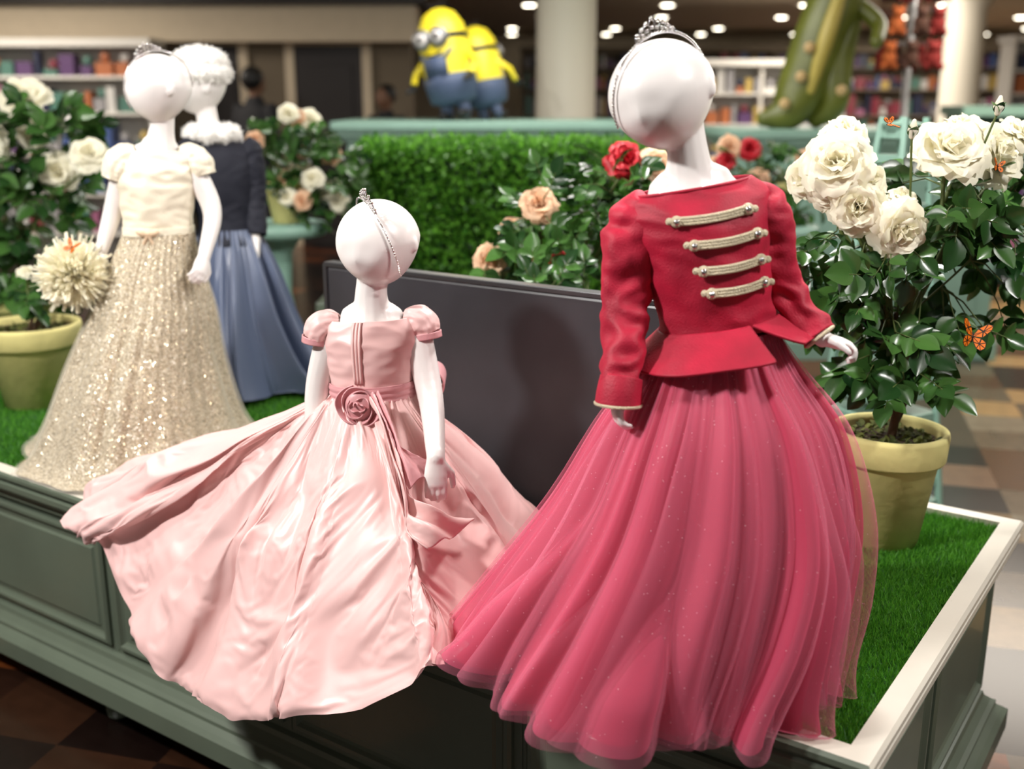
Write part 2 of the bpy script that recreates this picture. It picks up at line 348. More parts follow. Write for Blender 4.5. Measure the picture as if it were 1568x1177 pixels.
def hand(mb,w,d,n,s=1,curl=25,thumb=1,mi=0):
    w=V(w);d=V(d).normalized();n=V(n);n=(n-d*n.dot(d)).normalized();sd=d.cross(n)*thumb
    mb.tube([w-d*.01*s,w+d*.015*s,w+d*.035*s,w+d*.05*s],[(.017*s,.013*s),(.021*s,.013*s),(.024*s,.012*s),(.022*s,.009*s)],14,ref=sd,mi=mi)
    for o,l in ((.0175,.036),(.006,.043),(-.0055,.040),(-.0165,.031)):
        p=w+d*.05*s+sd*o*s; pts=[p-d*.012*s,p]; dd=d.copy(); ang=0
        for k in range(3):
            ang+=math.radians(curl*(.7+.3*k)); dd=d*cos(ang)+n*sin(ang); p=p+dd*l*s*(.42,.32,.26)[k]; pts.append(p)
        mb.tube(pts,[.0064*s,.0062*s,.0058*s,.0053*s,.0045*s],10,mi=mi)
    p=w+d*.012*s+sd*.014*s; q=p+(d*.55+sd*.6+n*.25).normalized()*.024*s; r=q+(d*.85+sd*.15+n*.35).normalized()*.02*s
    mb.tube([p,q,r,r+(d*.8+n*.5).normalized()*.008*s],[.0095*s,.0078*s,.0066*s,.0055*s],10,mi=mi)
def limb(mb,pts,rad,n=14,m=14,mi=0):
    q=spl([tuple(p)+(r,) for p,r in zip(pts,rad)],m); mb.tube([V(a[:3]) for a in q],[a[3] for a in q],n,mi=mi)
def figure(name,parent,torso,side,neck,hd,arms,legs,mt,voxel=.0034,hs=1):
    mb=MB()
    q=spl([tuple(c)+(a,b) for c,a,b in torso],18); mb.tube([V(a[:3]) for a in q],[(a[3],a[4]) for a in q],28,ref=side)
    limb(mb,*neck); head(mb,*hd)
    for a in arms:
        limb(mb,a['p'],a['r']); hand(mb,a['p'][-1],a['d'],a['n'],a.get('s',hs),a.get('curl',25),a.get('th',1))
    for l in legs:
        limb(mb,l['p'],l['r'],16,18); p=V(l['p'][-1]); f=V(l['f']); k=l.get('fs',1)
        mb.tube([p-f*.02*k-V((0,0,.012)),p+f*.03*k-V((0,0,.016)),p+f*.075*k-V((0,0,.022)),p+f*.1*k-V((0,0,.024))],[(.02,.02),(.024,.02),(.025,.013),(.02,.009)],14,ref=f.cross(V((0,0,1))))
    return mb.obj(name,mt,parent,remesh=voxel,smit=3)
# ------------------------------------------------------------ cloth tools
def wr(p,sc,amp,seed=0):
    a=noise.noise(V((p[0]*sc+seed,p[1]*sc,p[2]*sc*.6))); b=abs(noise.noise(V((p[0]*sc*.8+seed+7,p[1]*sc*.8,p[2]*sc*1.6))))
    return amp*(.6*a-1.1*b+.25)
class Body:
    def __init__(s,rings,side,fwd=(0,-1,0),e=1):
        s.R=rings; s.side=V(side).normalized(); f=V(fwd); s.fwd=(f-s.side*f.dot(s.side)).normalized(); s.P=np.array([tuple(c)+(a,b) for c,a,b in rings])
        s.T=spl(s.P,200)
    def at(s,t,th,off=0):
        a=s.T[min(199,max(0,int(t*199)))]; return V(a[:3])+s.side*((a[3]+off)*cos(th))+s.fwd*((a[4]+off)*sin(th))
    def tz(s,z): return int(np.argmin(abs(s.T[:,2]-z)))/199
    def mesh(s,name,mt,parent,wa=.004,ws=18,n=64,m=44,seed=0,t0=0,t1=1,off=0,solid=.003,extra=None):
        mb=MB(); rows=[]
        for i in range(m):
            t=t0+(t1-t0)*i/(m-1); row=[]
            for j in range(n):
                th=2*pi*j/n; p=s.at(t,th,off); o=wr(p,ws,wa,seed)
                if extra: o+=extra(t,th)
                row.append(s.at(t,th,off+o))
            rows.append(row)
        mb.grid(rows,True); return mb.obj(name,mt,parent,solid=solid,sub=1)
def sleeve(name,mt,parent,pts,rad,wa=.006,ws=30,seed=0,n=36,m=50,solid=.003,gather=0):
    q=spl([tuple(p)+(r,) for p,r in zip(pts,rad)],m); mb=MB(); rows=[]; prev=None
    for i in range(m):
        d=V(q[min(i+1,m-1)][:3])-V(q[max(i-1,0)][:3]); d.normalize()
        a=prev or V((1,0,0)); a=(a-d*a.dot(d)).normalized(); prev=a; b=d.cross(a); c=V(q[i][:3]); row=[]
        for j in range(n):
            th=2*pi*j/n; dr_=a*cos(th)+b*sin(th); p=c+dr_*q[i][3]
            w=wr(p,ws,wa,seed)+gather*sin(th*12)
            row.append(c+dr_*(q[i][3]+w))
        rows.append(row)
    mb.grid(rows,True); return mb.obj(name,mt,parent,solid=solid,sub=1)
def skirt(name,mt,parent,rows,seed=1,K=26,A=.03,B=.003,small=44,n=640,m=90,grow=0,solid=0,drop=0,power=.9,late=.4,drift=.03,hemn=0,hs=None,lean=.35,w0=.75):
    P=spl(rows,m); S=np.linspace(0,1,m); a=np.arange(n)/n; th=a*2*pi
    H=foldfield(a,S,K,seed,drift,late,w0=w0); Bf=np.sin(small*th+1.5*np.sin(3*th+seed))
    D=A*(S[:,None]**power)*(H-.45)+B*Bf[None]*(1-.7*S[:,None])+grow*S[:,None]
    D+=A*.4*S[:,None]*np.sin(5*th+(hs or seed))[None]*np.sin(2.5*S+seed)[:,None]*.6
    cx,cy,z,rl,rr,rf,rb=[P[:,i][:,None] for i in range(7)]
    rx=np.where(np.cos(th)[None]>0,rr,rl)+D; ry=np.where(np.sin(th)[None]>0,rb,rf)+D
    tt=th[None]+lean*D/np.maximum(rx,.05)*np.sin(7*th+1)[None]*1.6
    X=cx+rx*np.cos(tt); Y=cy+ry*np.sin(tt); Z=z-drop*S[:,None]**6*(1+.6*np.sin(7*th+(hs or seed))[None])+hemn*(S[:,None]**5)*(H-.5)+0*X
    return gridobj(name,npclamp(np.stack([X,Y,Z],-1)),mt,parent,solid)
def tiara(name,c,r,d,e,orn=1.0,arc=105):
    E=empty(name,tuple(c)); c=V(c); d=V(d).normalized(); e=V(e); e=(e-d*e.dot(d)).normalized(); nn=d.cross(e)
    mb=MB(); pts=[c+(d*cos(t)+e*sin(t))*r for t in [math.radians(-arc+2*arc*i/60) for i in range(61)]]
    mb.tube(pts,[.0016]*61,6,mi=0)
    for p in pts[::1]: mb.ell(p+(p-c).normalized()*.001,.0022,None,6,4,mi=1)
    H=.03*orn
    for k in range(-4,5):
        t=math.radians(k*5.5); b=c+(d*cos(t)+e*sin(t))*r; o=(d*cos(t)+e*sin(t)); h=H*(1-abs(k)/5.5)
        t2=math.radians((k+1)*5.5); b2=c+(d*cos(t2)+e*sin(t2))*r
        if k<4:
            mid=(b+b2)/2+o*h
            mb.tube(spl([b,b+o*h*.7-(b2-b)*.1,mid,b2+o*h*.7+(b2-b)*.1,b2],11),[.0011]*11,6,mi=0)
            mb.ell(mid,.003,None,8,6,mi=1)
            mb.ell((b+b2)/2+o*h*.45,.0026,None,8,6,mi=1)
    mb.obj('band_and_filigree',[M['silver'],M['rhine']],E); return E
# ---------------- RED
mr=empty('child_mannequin',(.29,1.76,TOP)); dr=empty('red_jacket_tulle_dress',(.3,1.74,TOP))
RS=(.985,0,.17)
figure('body',mr,[((.33,1.755,1.0),.06,.05),((.337,1.75,1.08),.07,.055),((.33,1.75,1.13),.072,.055),((.31,1.75,1.22),.085,.06),((.293,1.752,1.29),.09,.05),((.286,1.755,1.322),.07,.038)],RS,
 ([(.287,1.758,1.305),(.284,1.755,1.335),(.279,1.75,1.375),(.266,1.75,1.43)],[.066,.045,.033,.034]),
 ((.234,1.74,1.464),(-.5,-.82,-.22),(-.36,-.1,1),(.083,.09,.083)),
 [dict(p=[(.21,1.75,1.27),(.187,1.735,1.15),(.183,1.705,1.08),(.171,1.665,1.015)],r=[.024,.021,.019,.016],d=(-.05,-.1,-1),n=(.9,.2,0),curl=32,th=-1,s=.92),
  dict(p=[(.385,1.75,1.27),(.442,1.75,1.17),(.468,1.73,1.125),(.500,1.698,1.085)],r=[.024,.021,.019,.015],d=(.85,-.25,-.22),n=(.1,-.4,-.9),curl=48,th=-1,s=.85)],
 [dict(p=[(.29,1.755,1.02),(.27,1.76,.78),(.25,1.77,.53)],r=[.06,.04,.024],f=(-.2,-1,0)),dict(p=[(.375,1.755,1.02),(.36,1.76,.78),(.34,1.77,.53)],r=[.06,.04,.024],f=(.1,-1,0))],M['white'])
RB=Body([((.340,1.745,1.088),.094,.074),((.335,1.745,1.125),.092,.074),((.318,1.745,1.20),.103,.08),((.306,1.745,1.255),.111,.08),((.297,1.747,1.29),.116,.07),((.292,1.749,1.308),.113,.058),((.289,1.75,1.322),.093,.05)],RS)
RB.mesh('jacket_bodice',M['red_velvet'],dr,wa=.009,ws=20,seed=3)
mb=MB(); q=[RB.at(1,2*pi*j/60,.001) for j in range(60)]; mb.tube(q+[q[0]],[.003]*61,6); mb.obj('neck_piping',M['red_velvet'],dr)
mb=MB()
for z,c0,c1 in ((1.283,112,58),(1.245,104,52),(1.204,101,50),(1.166,98,47)):
    t=RB.tz(z); pts=[];N_=24
    for i in range(N_):
        th=math.radians(c0+(c1-c0)*i/(N_-1)); sag=-.003*sin(pi*i/(N_-1))
        p=RB.at(t,th,.0085); pts.append(p+V((0,0,sag)))
    for dz in (-.0045,0,.0045): mb.tube([p+V((0,0,dz)) for p in pts],[.003]*N_,8,mi=0)
    for e in (pts[0],pts[-1]):
        mb.ell(e+V((0,-.001,0)),(.0095,.005,.0095),None,14,8,mi=0); mb.ell(e+V((0,-.006,0)),(.0048,.0032,.0048),None,10,6,mi=1)
        mb.ell(e+V((-.011 if e is pts[0] else .011,.001,0)),(.006,.004,.006),None,10,6,mi=0)
mb.obj('frogging_braid',[M['gold'],M['silver']],dr)
mb=MB(); rows=[]
for i in range(16):
    s=i/15; row=[]
    for j in range(110):
        f=j/109; th=math.radians(68-1*s)+f*(2*pi-math.radians(26*s+2))
        rx=.098+.060*s+.005*s*sin(6*th+1); ry=.078+.066*s+.005*s*sin(6*th+1)
        zz=-.044*s*(1-.12*cos(th))+(-.006*s*math.exp(-((f)/.12)**2))
        row.append(V((.340,1.745,1.104))+V(RS)*(rx*cos(th))+V((0,-1,0))*(ry*sin(th))+V((.004*s,0,zz)))
    rows.append(row)
mb.grid(rows); mb.obj('peplum',M['red_velvet'],dr,solid=.004,sub=1)
sleeve('sleeve_right',M['red_velvet'],dr,[(.225,1.748,1.288),(.205,1.745,1.275),(.188,1.742,1.24),(.186,1.735,1.16),(.188,1.715,1.10),(.177,1.68,1.04),(.172,1.667,1.008)],[.03,.039,.040,.035,.034,.030,.030],wa=.018,ws=24,seed=1)
sleeve('sleeve_left',M['red_velvet'],dr,[(.372,1.75,1.306),(.393,1.748,1.295),(.414,1.75,1.25),(.442,1.75,1.17),(.466,1.73,1.125),(.496,1.702,1.088)],[.03,.037,.038,.033,.031,.025],wa=.018,ws=24,seed=5)
sleeve('cuff_right',M['red_velvet'],dr,[(.175,1.674,1.026),(.172,1.667,1.006),(.1705,1.664,.985)],[.033,.035,.037],wa=.001,n=30,m=8)
mb=MB()
def ringtube(c,d,r,rt,mi=0):
    B=basis(d,(1,0,0) if abs(V(d).normalized().x)<.8 else (0,0,1)); pts=[V(c)+B@V((r*cos(t),0,r*sin(t))) for t in [2*pi*i/32 for i in range(33)]]; mb.tube(pts,[rt]*33,6,mi=mi)
ringtube((.1705,1.664,.985),(.05,.1,1),.037,.003); ringtube((.497,1.701,1.087),(.6,-.35,-.7),.0255,.003)
mb.obj('cuff_trim',M['gold'],dr)
redrows=[(.340,1.745,1.092,.094,.094,.074,.074),(.341,1.74,1.03,.124,.128,.108,.105),(.343,1.735,.93,.185,.195,.17,.16),(.332,1.735,.786,.245,.240,.23,.2),(.300,1.735,.66,.292,.262,.268,.23),(.270,1.74,.56,.325,.272,.29,.25),(.257,1.74,.508,.345,.284,.30,.26)]
skirt('underskirt',M['satin_rose'],dr,redrows,seed=9,K=23,A=.10,B=.002,grow=-.028,w0=.62,late=.3)
skirt('tulle_layer_1',M['tulle'],dr,redrows,seed=9,K=23,A=.11,B=.002,grow=-.006,drop=.004,hemn=.006,hs=9,w0=.62,late=.3)
skirt('tulle_layer_2',M['tulle2'],dr,redrows,seed=14,K=34,A=.05,B=.003,grow=.0,drop=.008,hemn=.008,hs=9)
rr2=[list(r) for r in redrows]
for i,g in enumerate((0,.004,.008,.016,.022,.020,.012)): rr2[i][4]+=g
skirt('tulle_layer_3',M['tulle2'],dr,rr2,seed=9,K=23,A=.115,B=.003,grow=.006,drop=.012,hemn=.008,hs=9,w0=.62,late=.3)
tiara('tiara',(.234,1.742,1.464),.0935,(-.18,-.25,.95),(-.85,-.5,-.2),.8)
# ---------------- PINK
mp=empty('child_mannequin',(-.29,2.17,TOP))
PS=(.995,0,.05)
figure('body',mp,[((-.285,2.17,.70),.075,.06),((-.285,2.16,.80),.075,.056),((-.285,2.155,.88),.07,.052),((-.285,2.155,.95),.078,.056),((-.285,2.157,1.0),.085,.048),((-.285,2.16,1.028),.066,.036)],PS,
 ([(-.285,2.16,1.01),(-.285,2.158,1.045),(-.284,2.155,1.085),(-.275,2.155,1.14)],[.06,.04,.032,.034]),
 ((-.266,2.15,1.181),(-.42,-.88,-.12),(-.16,-.1,1),(.083,.088,.085)),
 [dict(p=[(-.37,2.155,.99),(-.402,2.15,.87),(-.405,2.11,.745)],r=[.032,.026,.018],d=(.1,-.3,-.9),n=(.8,-.2,0),th=-1),
  dict(p=[(-.195,2.155,.995),(-.164,2.10,.87),(-.146,1.965,.790)],r=[.032,.026,.018],d=(.0,-.32,-.8),n=(-.1,.7,-.4),th=1,curl=25)],
 [dict(p=[(-.33,2.15,.66),(-.36,2.02,.545),(-.42,1.96,.42)],r=[.045,.032,.022],f=(-.3,-1,0),fs=.35),dict(p=[(-.24,2.15,.66),(-.27,2.0,.545),(-.33,1.93,.42)],r=[.045,.032,.022],f=(-.3,-1,0),fs=.35)],M['white'])
mb=MB(); h=.11
mb.box((-.285,2.2,TOP-.016+h/2+.008),(.26,.2,h),Matrix.Rotation(RZ,3,'Z')); mb.box((-.285,2.2,TOP+h),(.28,.22,.015),Matrix.Rotation(RZ,3,'Z'))
mb.obj('display_riser_box',M['cream'],smooth=False,bevel=.003)
PB=Body([((-.285,2.15,.865),.084,.068),((-.285,2.15,.90),.086,.068),((-.285,2.15,.95),.092,.07),((-.285,2.15,.985),.097,.068),((-.285,2.152,1.01),.098,.058),((-.285,2.153,1.028),.090,.048)],PS)
PB.mesh('bodice',M['pink'],dp,wa=.006,ws=26,seed=8)
PB.mesh('sash',M['pink_d'],dp,wa=.002,ws=60,seed=2,t0=0,t1=.20,off=.005,m=16,extra=lambda t,th:.001*sin(t*90))
mb=MB()
for k in range(3):
    a=math.radians(98+k*4); mb.grid([[PB.at(.24+.76*i/20,a+math.radians(o),.002+h_) for o,h_ in ((0,0),(1.6,.003),(3.8,0))] for i in range(21)])
mb.obj('front_placket',M['pink'],dp,solid=.002)
sleeve('puff_sleeve_right',M['pink'],dp,[(-.350,2.153,1.018),(-.370,2.152,1.014),(-.387,2.15,1.004),(-.396,2.15,.986)],[.018,.029,.033,.029],wa=.005,ws=50,seed=1,gather=.0018,m=24)
sleeve('puff_sleeve_left',M['pink'],dp,[(-.218,2.153,1.026),(-.200,2.152,1.024),(-.183,2.15,1.014),(-.175,2.148,.996)],[.018,.029,.033,.029],wa=.005,ws=50,seed=3,gather=.0018,m=24)
sleeve('sleeve_band_right',M['pink_d'],dp,[(-.396,2.15,.989),(-.398,2.15,.976)],[.0305,.030],wa=0,m=4)
sleeve('sleeve_band_left',M['pink_d'],dp,[(-.175,2.148,.999),(-.173,2.147,.986)],[.0305,.030],wa=0,m=4)
def pk(i,s,off=0):
    r=min(HM-1.001,max(0,s*(HM-1))); a=int(r); f=r-a
    p=G[a][int(i)%HN]*(1-f)+G[a+1][int(i)%HN]*f; return V(p)+V(DIR[a][int(i)%HN])*off
def pks(i,s,off):
    q=V()
    for di in (-12,-6,0,6,12):
        for ds in (-.03,0,.03): q+=pk(i+di,s+ds,off)
    return q/15
def idx(x,y): return int(np.argmin((HS[:,0]-x)**2+(HS[:,1]-y)**2))
i0=idx(-.13,1.689)
def patch(name,iA,iB,s0,s1,fn,nn=30,mm=50,mt=M['pink'],solid=.003):
    mb=MB(); rows=[]
    for r in range(mm):
        f=r/(mm-1); row=[]
        for j in range(nn):
            g=j/(nn-1); a,b,off=fn(f,g); row.append(pks(iA+(iB-iA)*a,s0+(s1-s0)*b,off))
        rows.append(row)
    mb.grid(rows); return mb.obj(name,mt,dp,solid=solid,sub=1)
kk=HN/1200
patch('sash_drape',i0-90*kk,i0+190*kk,.04,.60,lambda f,g:(.0+.62*f+.42*(g-.5)*(.25+f*.6)+.05*sin(f*7),f,.034+.010*sin(g*11+f*4)+.008*sin(f*14+g*3)))
patch('sash_fold',i0-110*kk,i0+160*kk,.03,.36,lambda f,g:(.12+.62*f+.22*(g-.5)*(.6+f),f,.042+.007*sin(g*9+f*5)),mt=M['pink_d'])
mb=MB(); rc=V((-.302,2.058,.868)); B=basis((-.1,-1,.15),(0,0,1)); rows=[]
for i in range(230):
    t=i/229; a=t*2*pi*4.2; r=.005+.035*t; row=[]
    for k in range(5):
        h=k/4; rad=r+.004*h*sin(a*2.3)+.007*h*t; row.append(rc+B@V((rad*cos(a),.022*(1-t*.6)*h+.003*sin(a*5)*h-.004,rad*sin(a))))
    rows.append(row)
mb.grid(rows); mb.ell(rc,(.03,.012,.03),None,16,8); mb.obj('fabric_rose',M['pink_d'],dp,solid=.0025,sub=1)
mb=MB()
for sx in (1,-1):
    q=spl([(-.285,2.235,.87),(-.285+sx*.06,2.25,.90),(-.285+sx*.125,2.25,.90),(-.285+sx*.14,2.25,.865),(-.285+sx*.11,2.26,.83),(-.285+sx*.05,2.25,.855),(-.285,2.24,.865)],30)
    mb.grid([[V(p)+V((0,d*.035*sin(pi*i/29)**.5,.004*d)) for d in (-1,-.5,0,.5,1)] for i,p in enumerate(q)])
mb.obj('back_bow',M['pink_d'],dp,solid=.003,sub=1)
tiara('tiara',(-.266,2.152,1.181),.0935,(-.12,-.55,.84),(.5,-.7,-.5),1.35)
# ---------------- CREAM
mc=empty('child_mannequin',(-1.0,2.95,TOP)); dc=empty('champagne_sequin_gown',(-1.0,2.93,TOP))
CS=(.96,.28,0); CF=(-.28,-.96,0)
figure('body',mc,[((-.965,2.96,1.02),.065,.052),((-.963,2.955,1.1),.068,.052),((-.96,2.955,1.18),.075,.055),((-.955,2.957,1.26),.085,.055),((-.948,2.96,1.31),.075,.042),((-.943,2.96,1.33),.05,.034)],CS,
 ([(-.945,2.96,1.315),(-.938,2.958,1.36),(-.93,2.955,1.40),(-.926,2.95,1.45)],[.048,.036,.031,.034]),
 ((-.930,2.945,1.483),(-.78,-.6,.12),(-.1,0,1),(.077,.086,.088)),
 [dict(p=[(-.865,2.97,1.28),(-.815,2.955,1.16),(-.825,2.88,1.045)],r=[.033,.026,.017],d=(-.05,-.6,-.5),n=(-.7,.3,-.4),curl=38,th=1),
  dict(p=[(-1.035,2.92,1.275),(-1.08,2.93,1.15),(-1.11,2.90,1.05)],r=[.029,.025,.017],d=(-.4,-.5,-.5),n=(.6,.3,-.3),curl=38,th=-1)],
 [dict(p=[(-1.0,2.95,1.02),(-1.01,2.95,.77),(-1.02,2.96,.53)],r=[.058,.04,.024],f=(-.4,-.9,0)),dict(p=[(-.93,2.97,1.02),(-.94,2.97,.77),(-.95,2.98,.53)],r=[.058,.04,.024],f=(-.3,-.9,0))],M['white'])
CB=Body([((-.963,2.95,1.10),.090,.07),((-.962,2.95,1.14),.090,.07),((-.96,2.95,1.2),.1,.075),((-.956,2.952,1.26),.108,.074),((-.952,2.955,1.295),.107,.062),((-.948,2.957,1.322),.094,.05)],CS,CF)
CB.mesh('bodice',M['ivory'],dc,wa=.007,ws=26,seed=12,extra=lambda t,th:.002*sin(20*t+3*cos(th)+2*noise.noise(V((th*2,t*3,0)))) if .5<t<.9 else 0)
CB.mesh('waist_sash',M['ivory'],dc,wa=.002,ws=60,t0=0,t1=.12,off=.004,m=8)
sleeve('cap_sleeve_left',M['ivory'],dc,[(-.895,2.965,1.312),(-.870,2.97,1.308),(-.848,2.97,1.288),(-.838,2.97,1.255)],[.022,.033,.038,.034],wa=.006,ws=50,seed=4,gather=.0022,m=24)
sleeve('cap_sleeve_right',M['ivory'],dc,[(-.998,2.932,1.314),(-1.022,2.926,1.306),(-1.043,2.92,1.285),(-1.056,2.92,1.25)],[.024,.037,.041,.036],wa=.006,ws=50,seed=6,gather=.0022,m=24)
mb=MB(); bc=CB.at(.05,math.radians(105),.012)
for sx in(-1,1): mb.ell(bc+V((sx*.016,0,.002)),(.016,.006,.008),Matrix.Rotation(sx*-.3,3,'Y'),12,8); mb.tube([bc,bc+V((sx*.012,0,-.025))],[.004,.005],8)
mb.ell(bc,.006,None,8,6); mb.obj('waist_bow',mat('taupe_ribbon',C(206,180,150),.4),dc)
crow=[(-.963,2.95,1.105,.094,.094,.075,.075),(-.975,2.94,1.03,.115,.115,.105,.1),(-.99,2.93,.9,.16,.16,.16,.15),(-1.02,2.92,.75,.205,.205,.22,.19),(-1.04,2.91,.6,.25,.26,.28,.22),(-1.04,2.91,.53,.29,.30,.33,.25),(-1.03,2.90,.507,.33,.34,.37,.28)]
skirt('sequin_skirt',M['sequin'],dc,crow,seed=31,K=16,A=.05,B=.002,n=400,m=70)
skirt('ivory_tulle_overlay',M['ivory_tulle'],dc,crow,seed=31,K=16,A=.055,B=.002,n=400,m=70,grow=.012)
tiara('tiara',(-.930,2.947,1.485),.0935,(-.15,-.3,.95),(-.75,-.6,-.2),.8)
bq=empty('tulle_pompom_bouquet',(-1.16,2.86,1.0)); mb=MB(); c=V((-1.165,2.85,1.005))
for k in range(2200):
    d=V(rng.normal(0,1,3)).normalized(); s=V(rng.normal(0,1,3)).cross(d).normalized()*.004; l=.080*random.uniform(.8,1.06); bend=V(rng.normal(0,1,3))*.014
    mb.grid([[c+d*l*f+bend*f*f-s*w*w_ for w in(-1,0,1)] for f,w_ in ((.2,1),(.55,1.3),(.8,1.2),(1,.9))])
mb.obj('tulle_petals',M['rose_c'],bq); mb=MB(); mb.tube([c,c+V((.06,.05,-.03)),c+V((.09,.08,-.12))],[.01,.009,.007],10); mb.obj('stem',M['ivory'],bq)
# ---------------- NAVY
mn=empty('child_mannequin',(-.98,3.62,TOP)); dn=empty('navy_coat_dress',(-.95,3.6,TOP))
NS=(.8,.6,0)
figure('body',mn,[((-.95,3.6,1.0),.065,.052),((-.95,3.6,1.1),.068,.052),((-.955,3.6,1.2),.08,.055),((-.965,3.6,1.29),.075,.045),((-.975,3.6,1.33),.045,.034)],NS,
 ([(-.975,3.6,1.31),(-.985,3.6,1.37),(-.99,3.6,1.42),(-1.0,3.6,1.46)],[.045,.036,.034,.036]),
 ((-1.01,3.6,1.495),(-.8,-.5,.0),(0,0,1)),
 [dict(p=[(-.89,3.62,1.29),(-.865,3.6,1.14),(-.845,3.56,1.0)],r=[.033,.026,.017],d=(.05,-.2,-.9),n=(-.8,-.2,0),curl=25,th=1),
  dict(p=[(-1.03,3.55,1.29),(-1.06,3.54,1.15),(-1.08,3.5,1.03)],r=[.033,.026,.017],d=(-.1,-.3,-.8),n=(.8,.2,0),curl=25,th=-1)],
 [dict(p=[(-.99,3.6,1.02),(-.98,3.6,.77),(-.97,3.6,.53)],r=[.058,.04,.024],f=(-.8,-.4,0)),dict(p=[(-.92,3.63,1.02),(-.91,3.63,.77),(-.9,3.63,.53)],r=[.058,.04,.024],f=(-.8,-.4,0))],M['white'],voxel=.004)
NB=Body([((-.945,3.6,.99),.12,.1),((-.947,3.6,1.05),.096,.078),((-.95,3.6,1.12),.1,.08),((-.955,3.6,1.22),.12,.085),((-.962,3.6,1.29),.115,.07),((-.97,3.6,1.33),.07,.05)],(.96,.28,0))
NB.mesh('jacket',M['navy'],dn,wa=.006,ws=22,seed=5)
sleeve('sleeve_left',M['navy'],dn,[(-.885,3.62,1.31),(-.862,3.62,1.28),(-.852,3.61,1.15),(-.845,3.57,1.02)],[.03,.042,.037,.031],wa=.008)
sleeve('sleeve_right',M['navy'],dn,[(-1.02,3.56,1.32),(-1.045,3.55,1.28),(-1.065,3.54,1.15),(-1.08,3.51,1.05)],[.03,.042,.038,.031],wa=.008)
skirt('skirt',M['slate'],dn,[(-.945,3.6,1.04,.1,.1,.08,.08),(-.94,3.6,.93,.15,.14,.13,.13),(-.94,3.6,.75,.2,.20,.19,.18),(-.93,3.6,.6,.23,.255,.22,.2),(-.92,3.6,.512,.25,.30,.23,.2)],seed=51,K=15,A=.12,B=.003,n=300,m=60,hemn=.02,w0=.62)
def furry(name,parent,blobs,n=4200,l=.014,m=M['fur']):
    mb=MB()
    for c,r in blobs: mb.ell(c,r,None,24,14)
    mb.obj(name+'_core',m,parent); tot=[]
    for k in range(n):
        c,r=random.choice(blobs); d=V(rng.normal(0,1,3)).normalized(); p=V(c)+V((d.x*r[0],d.y*r[1],d.z*r[2])); s=V(rng.normal(0,1,3)).cross(d).normalized()*.0026
        tip=p+d*l*random.uniform(.6,1.2)+V(rng.normal(0,1,3))*.004
        tot+= [p-s,p+s,tip]
    trimesh(name+'_hair',np.array([tuple(t) for t in tot]),m,parent,local=False)
ht=empty('white_fur_hat',(-1.0,3.6,1.55)); furry('hat',ht,[((-1.0,3.6,1.535),(.098,.098,.05)),((-1.0,3.6,1.57),(.085,.085,.045))],5000,.008)
furry('fur_collar',dn,[((-.975+.06*cos(a),3.6+.055*sin(a),1.345),(.032,.032,.028)) for a in [i*pi/4 for i in range(8)]],4600,.009)
# ------------------------------------------------------------ plants
def rose(mb,c,r,f,mi=0,seed=0):
    R=random.Random(seed); z=V(f).normalized()
    x=z.cross(V((0.2,.3,.93))); x=x.normalized() if x.length>.05 else V((1,0,0)); y=z.cross(x); c=V(c)
    for cnt,al,Ln,wd,br in ((3,4,.62,.36,.03),(3,12,.68,.44,.06),(4,24,.74,.50,.10),(5,40,.84,.56,.13),(5,58,.95,.62,.14),(6,80,1.02,.62,.15)):
        off=R.uniform(0,6.28)
        for k in range(cnt):
            ph=off+2*pi*k/cnt+R.uniform(-.3,.3); a=math.radians(al+R.uniform(-14,14)); L=Ln*r*R.uniform(.85,1.12); rad=x*cos(ph)+y*sin(ph); tan=-x*sin(ph)+y*cos(ph)
            rows=[]; nv=8; cu=R.uniform(25,60); ph2=R.uniform(0,6); tw=R.uniform(-.25,.25)
            for i in range(nv):
                v=i/(nv-1); aa_=a+math.radians(34)*(v-.25)*(.4 if al<20 else 1)+(math.radians(cu)*(v-.6)/.4 if v>.6 and al>20 else 0)
                if i==0: p=c-z*r*.25+rad*br*r
                else: p=p+(rad*sin(aa_)+z*cos(aa_))*L/(nv-1)
                w=wd*r*(.35+.65*sin(pi*min(1,.15+v*.62)))*(1 if v<.9 else .66); row=[]
                for u in (-1,-.66,-.33,0,.33,.66,1):
                    row.append(p+tan*w*u-(rad*cos(a)-z*sin(a)*.5)*(w*.42*u*u)*(1 if al<66 else -.1)+z*.06*r*sin(u*5+ph2+v*4)*v+z*tw*w*u+rad*.04*r*sin(u*7+ph2)*v)
                rows.append(row)
            mb.grid(rows,mi=mi)
def leaf(mb,p,d,n,l,mi=0):
    d=V(d).normalized(); n=V(n); n=(n-d*n.dot(d)); n=n.normalized() if n.length>1e-4 else V((0,0,1)); s=d.cross(n); rows=[]
    w=l*.36; dr_=random.uniform(.05,.3)
    for t,k in ((0,.05),(.12,.55),(.3,.95),(.5,1),(.7,.78),(.87,.4),(1,.02)):
        q=p+d*l*t-n*l*dr_*t*t
        rows.append([q-s*w*k+n*w*k*.28,q-s*w*k*.5+n*w*k*.08,q,q+s*w*k*.5+n*w*k*.08,q+s*w*k+n*w*k*.28])
    mb.grid(rows,mi=mi)
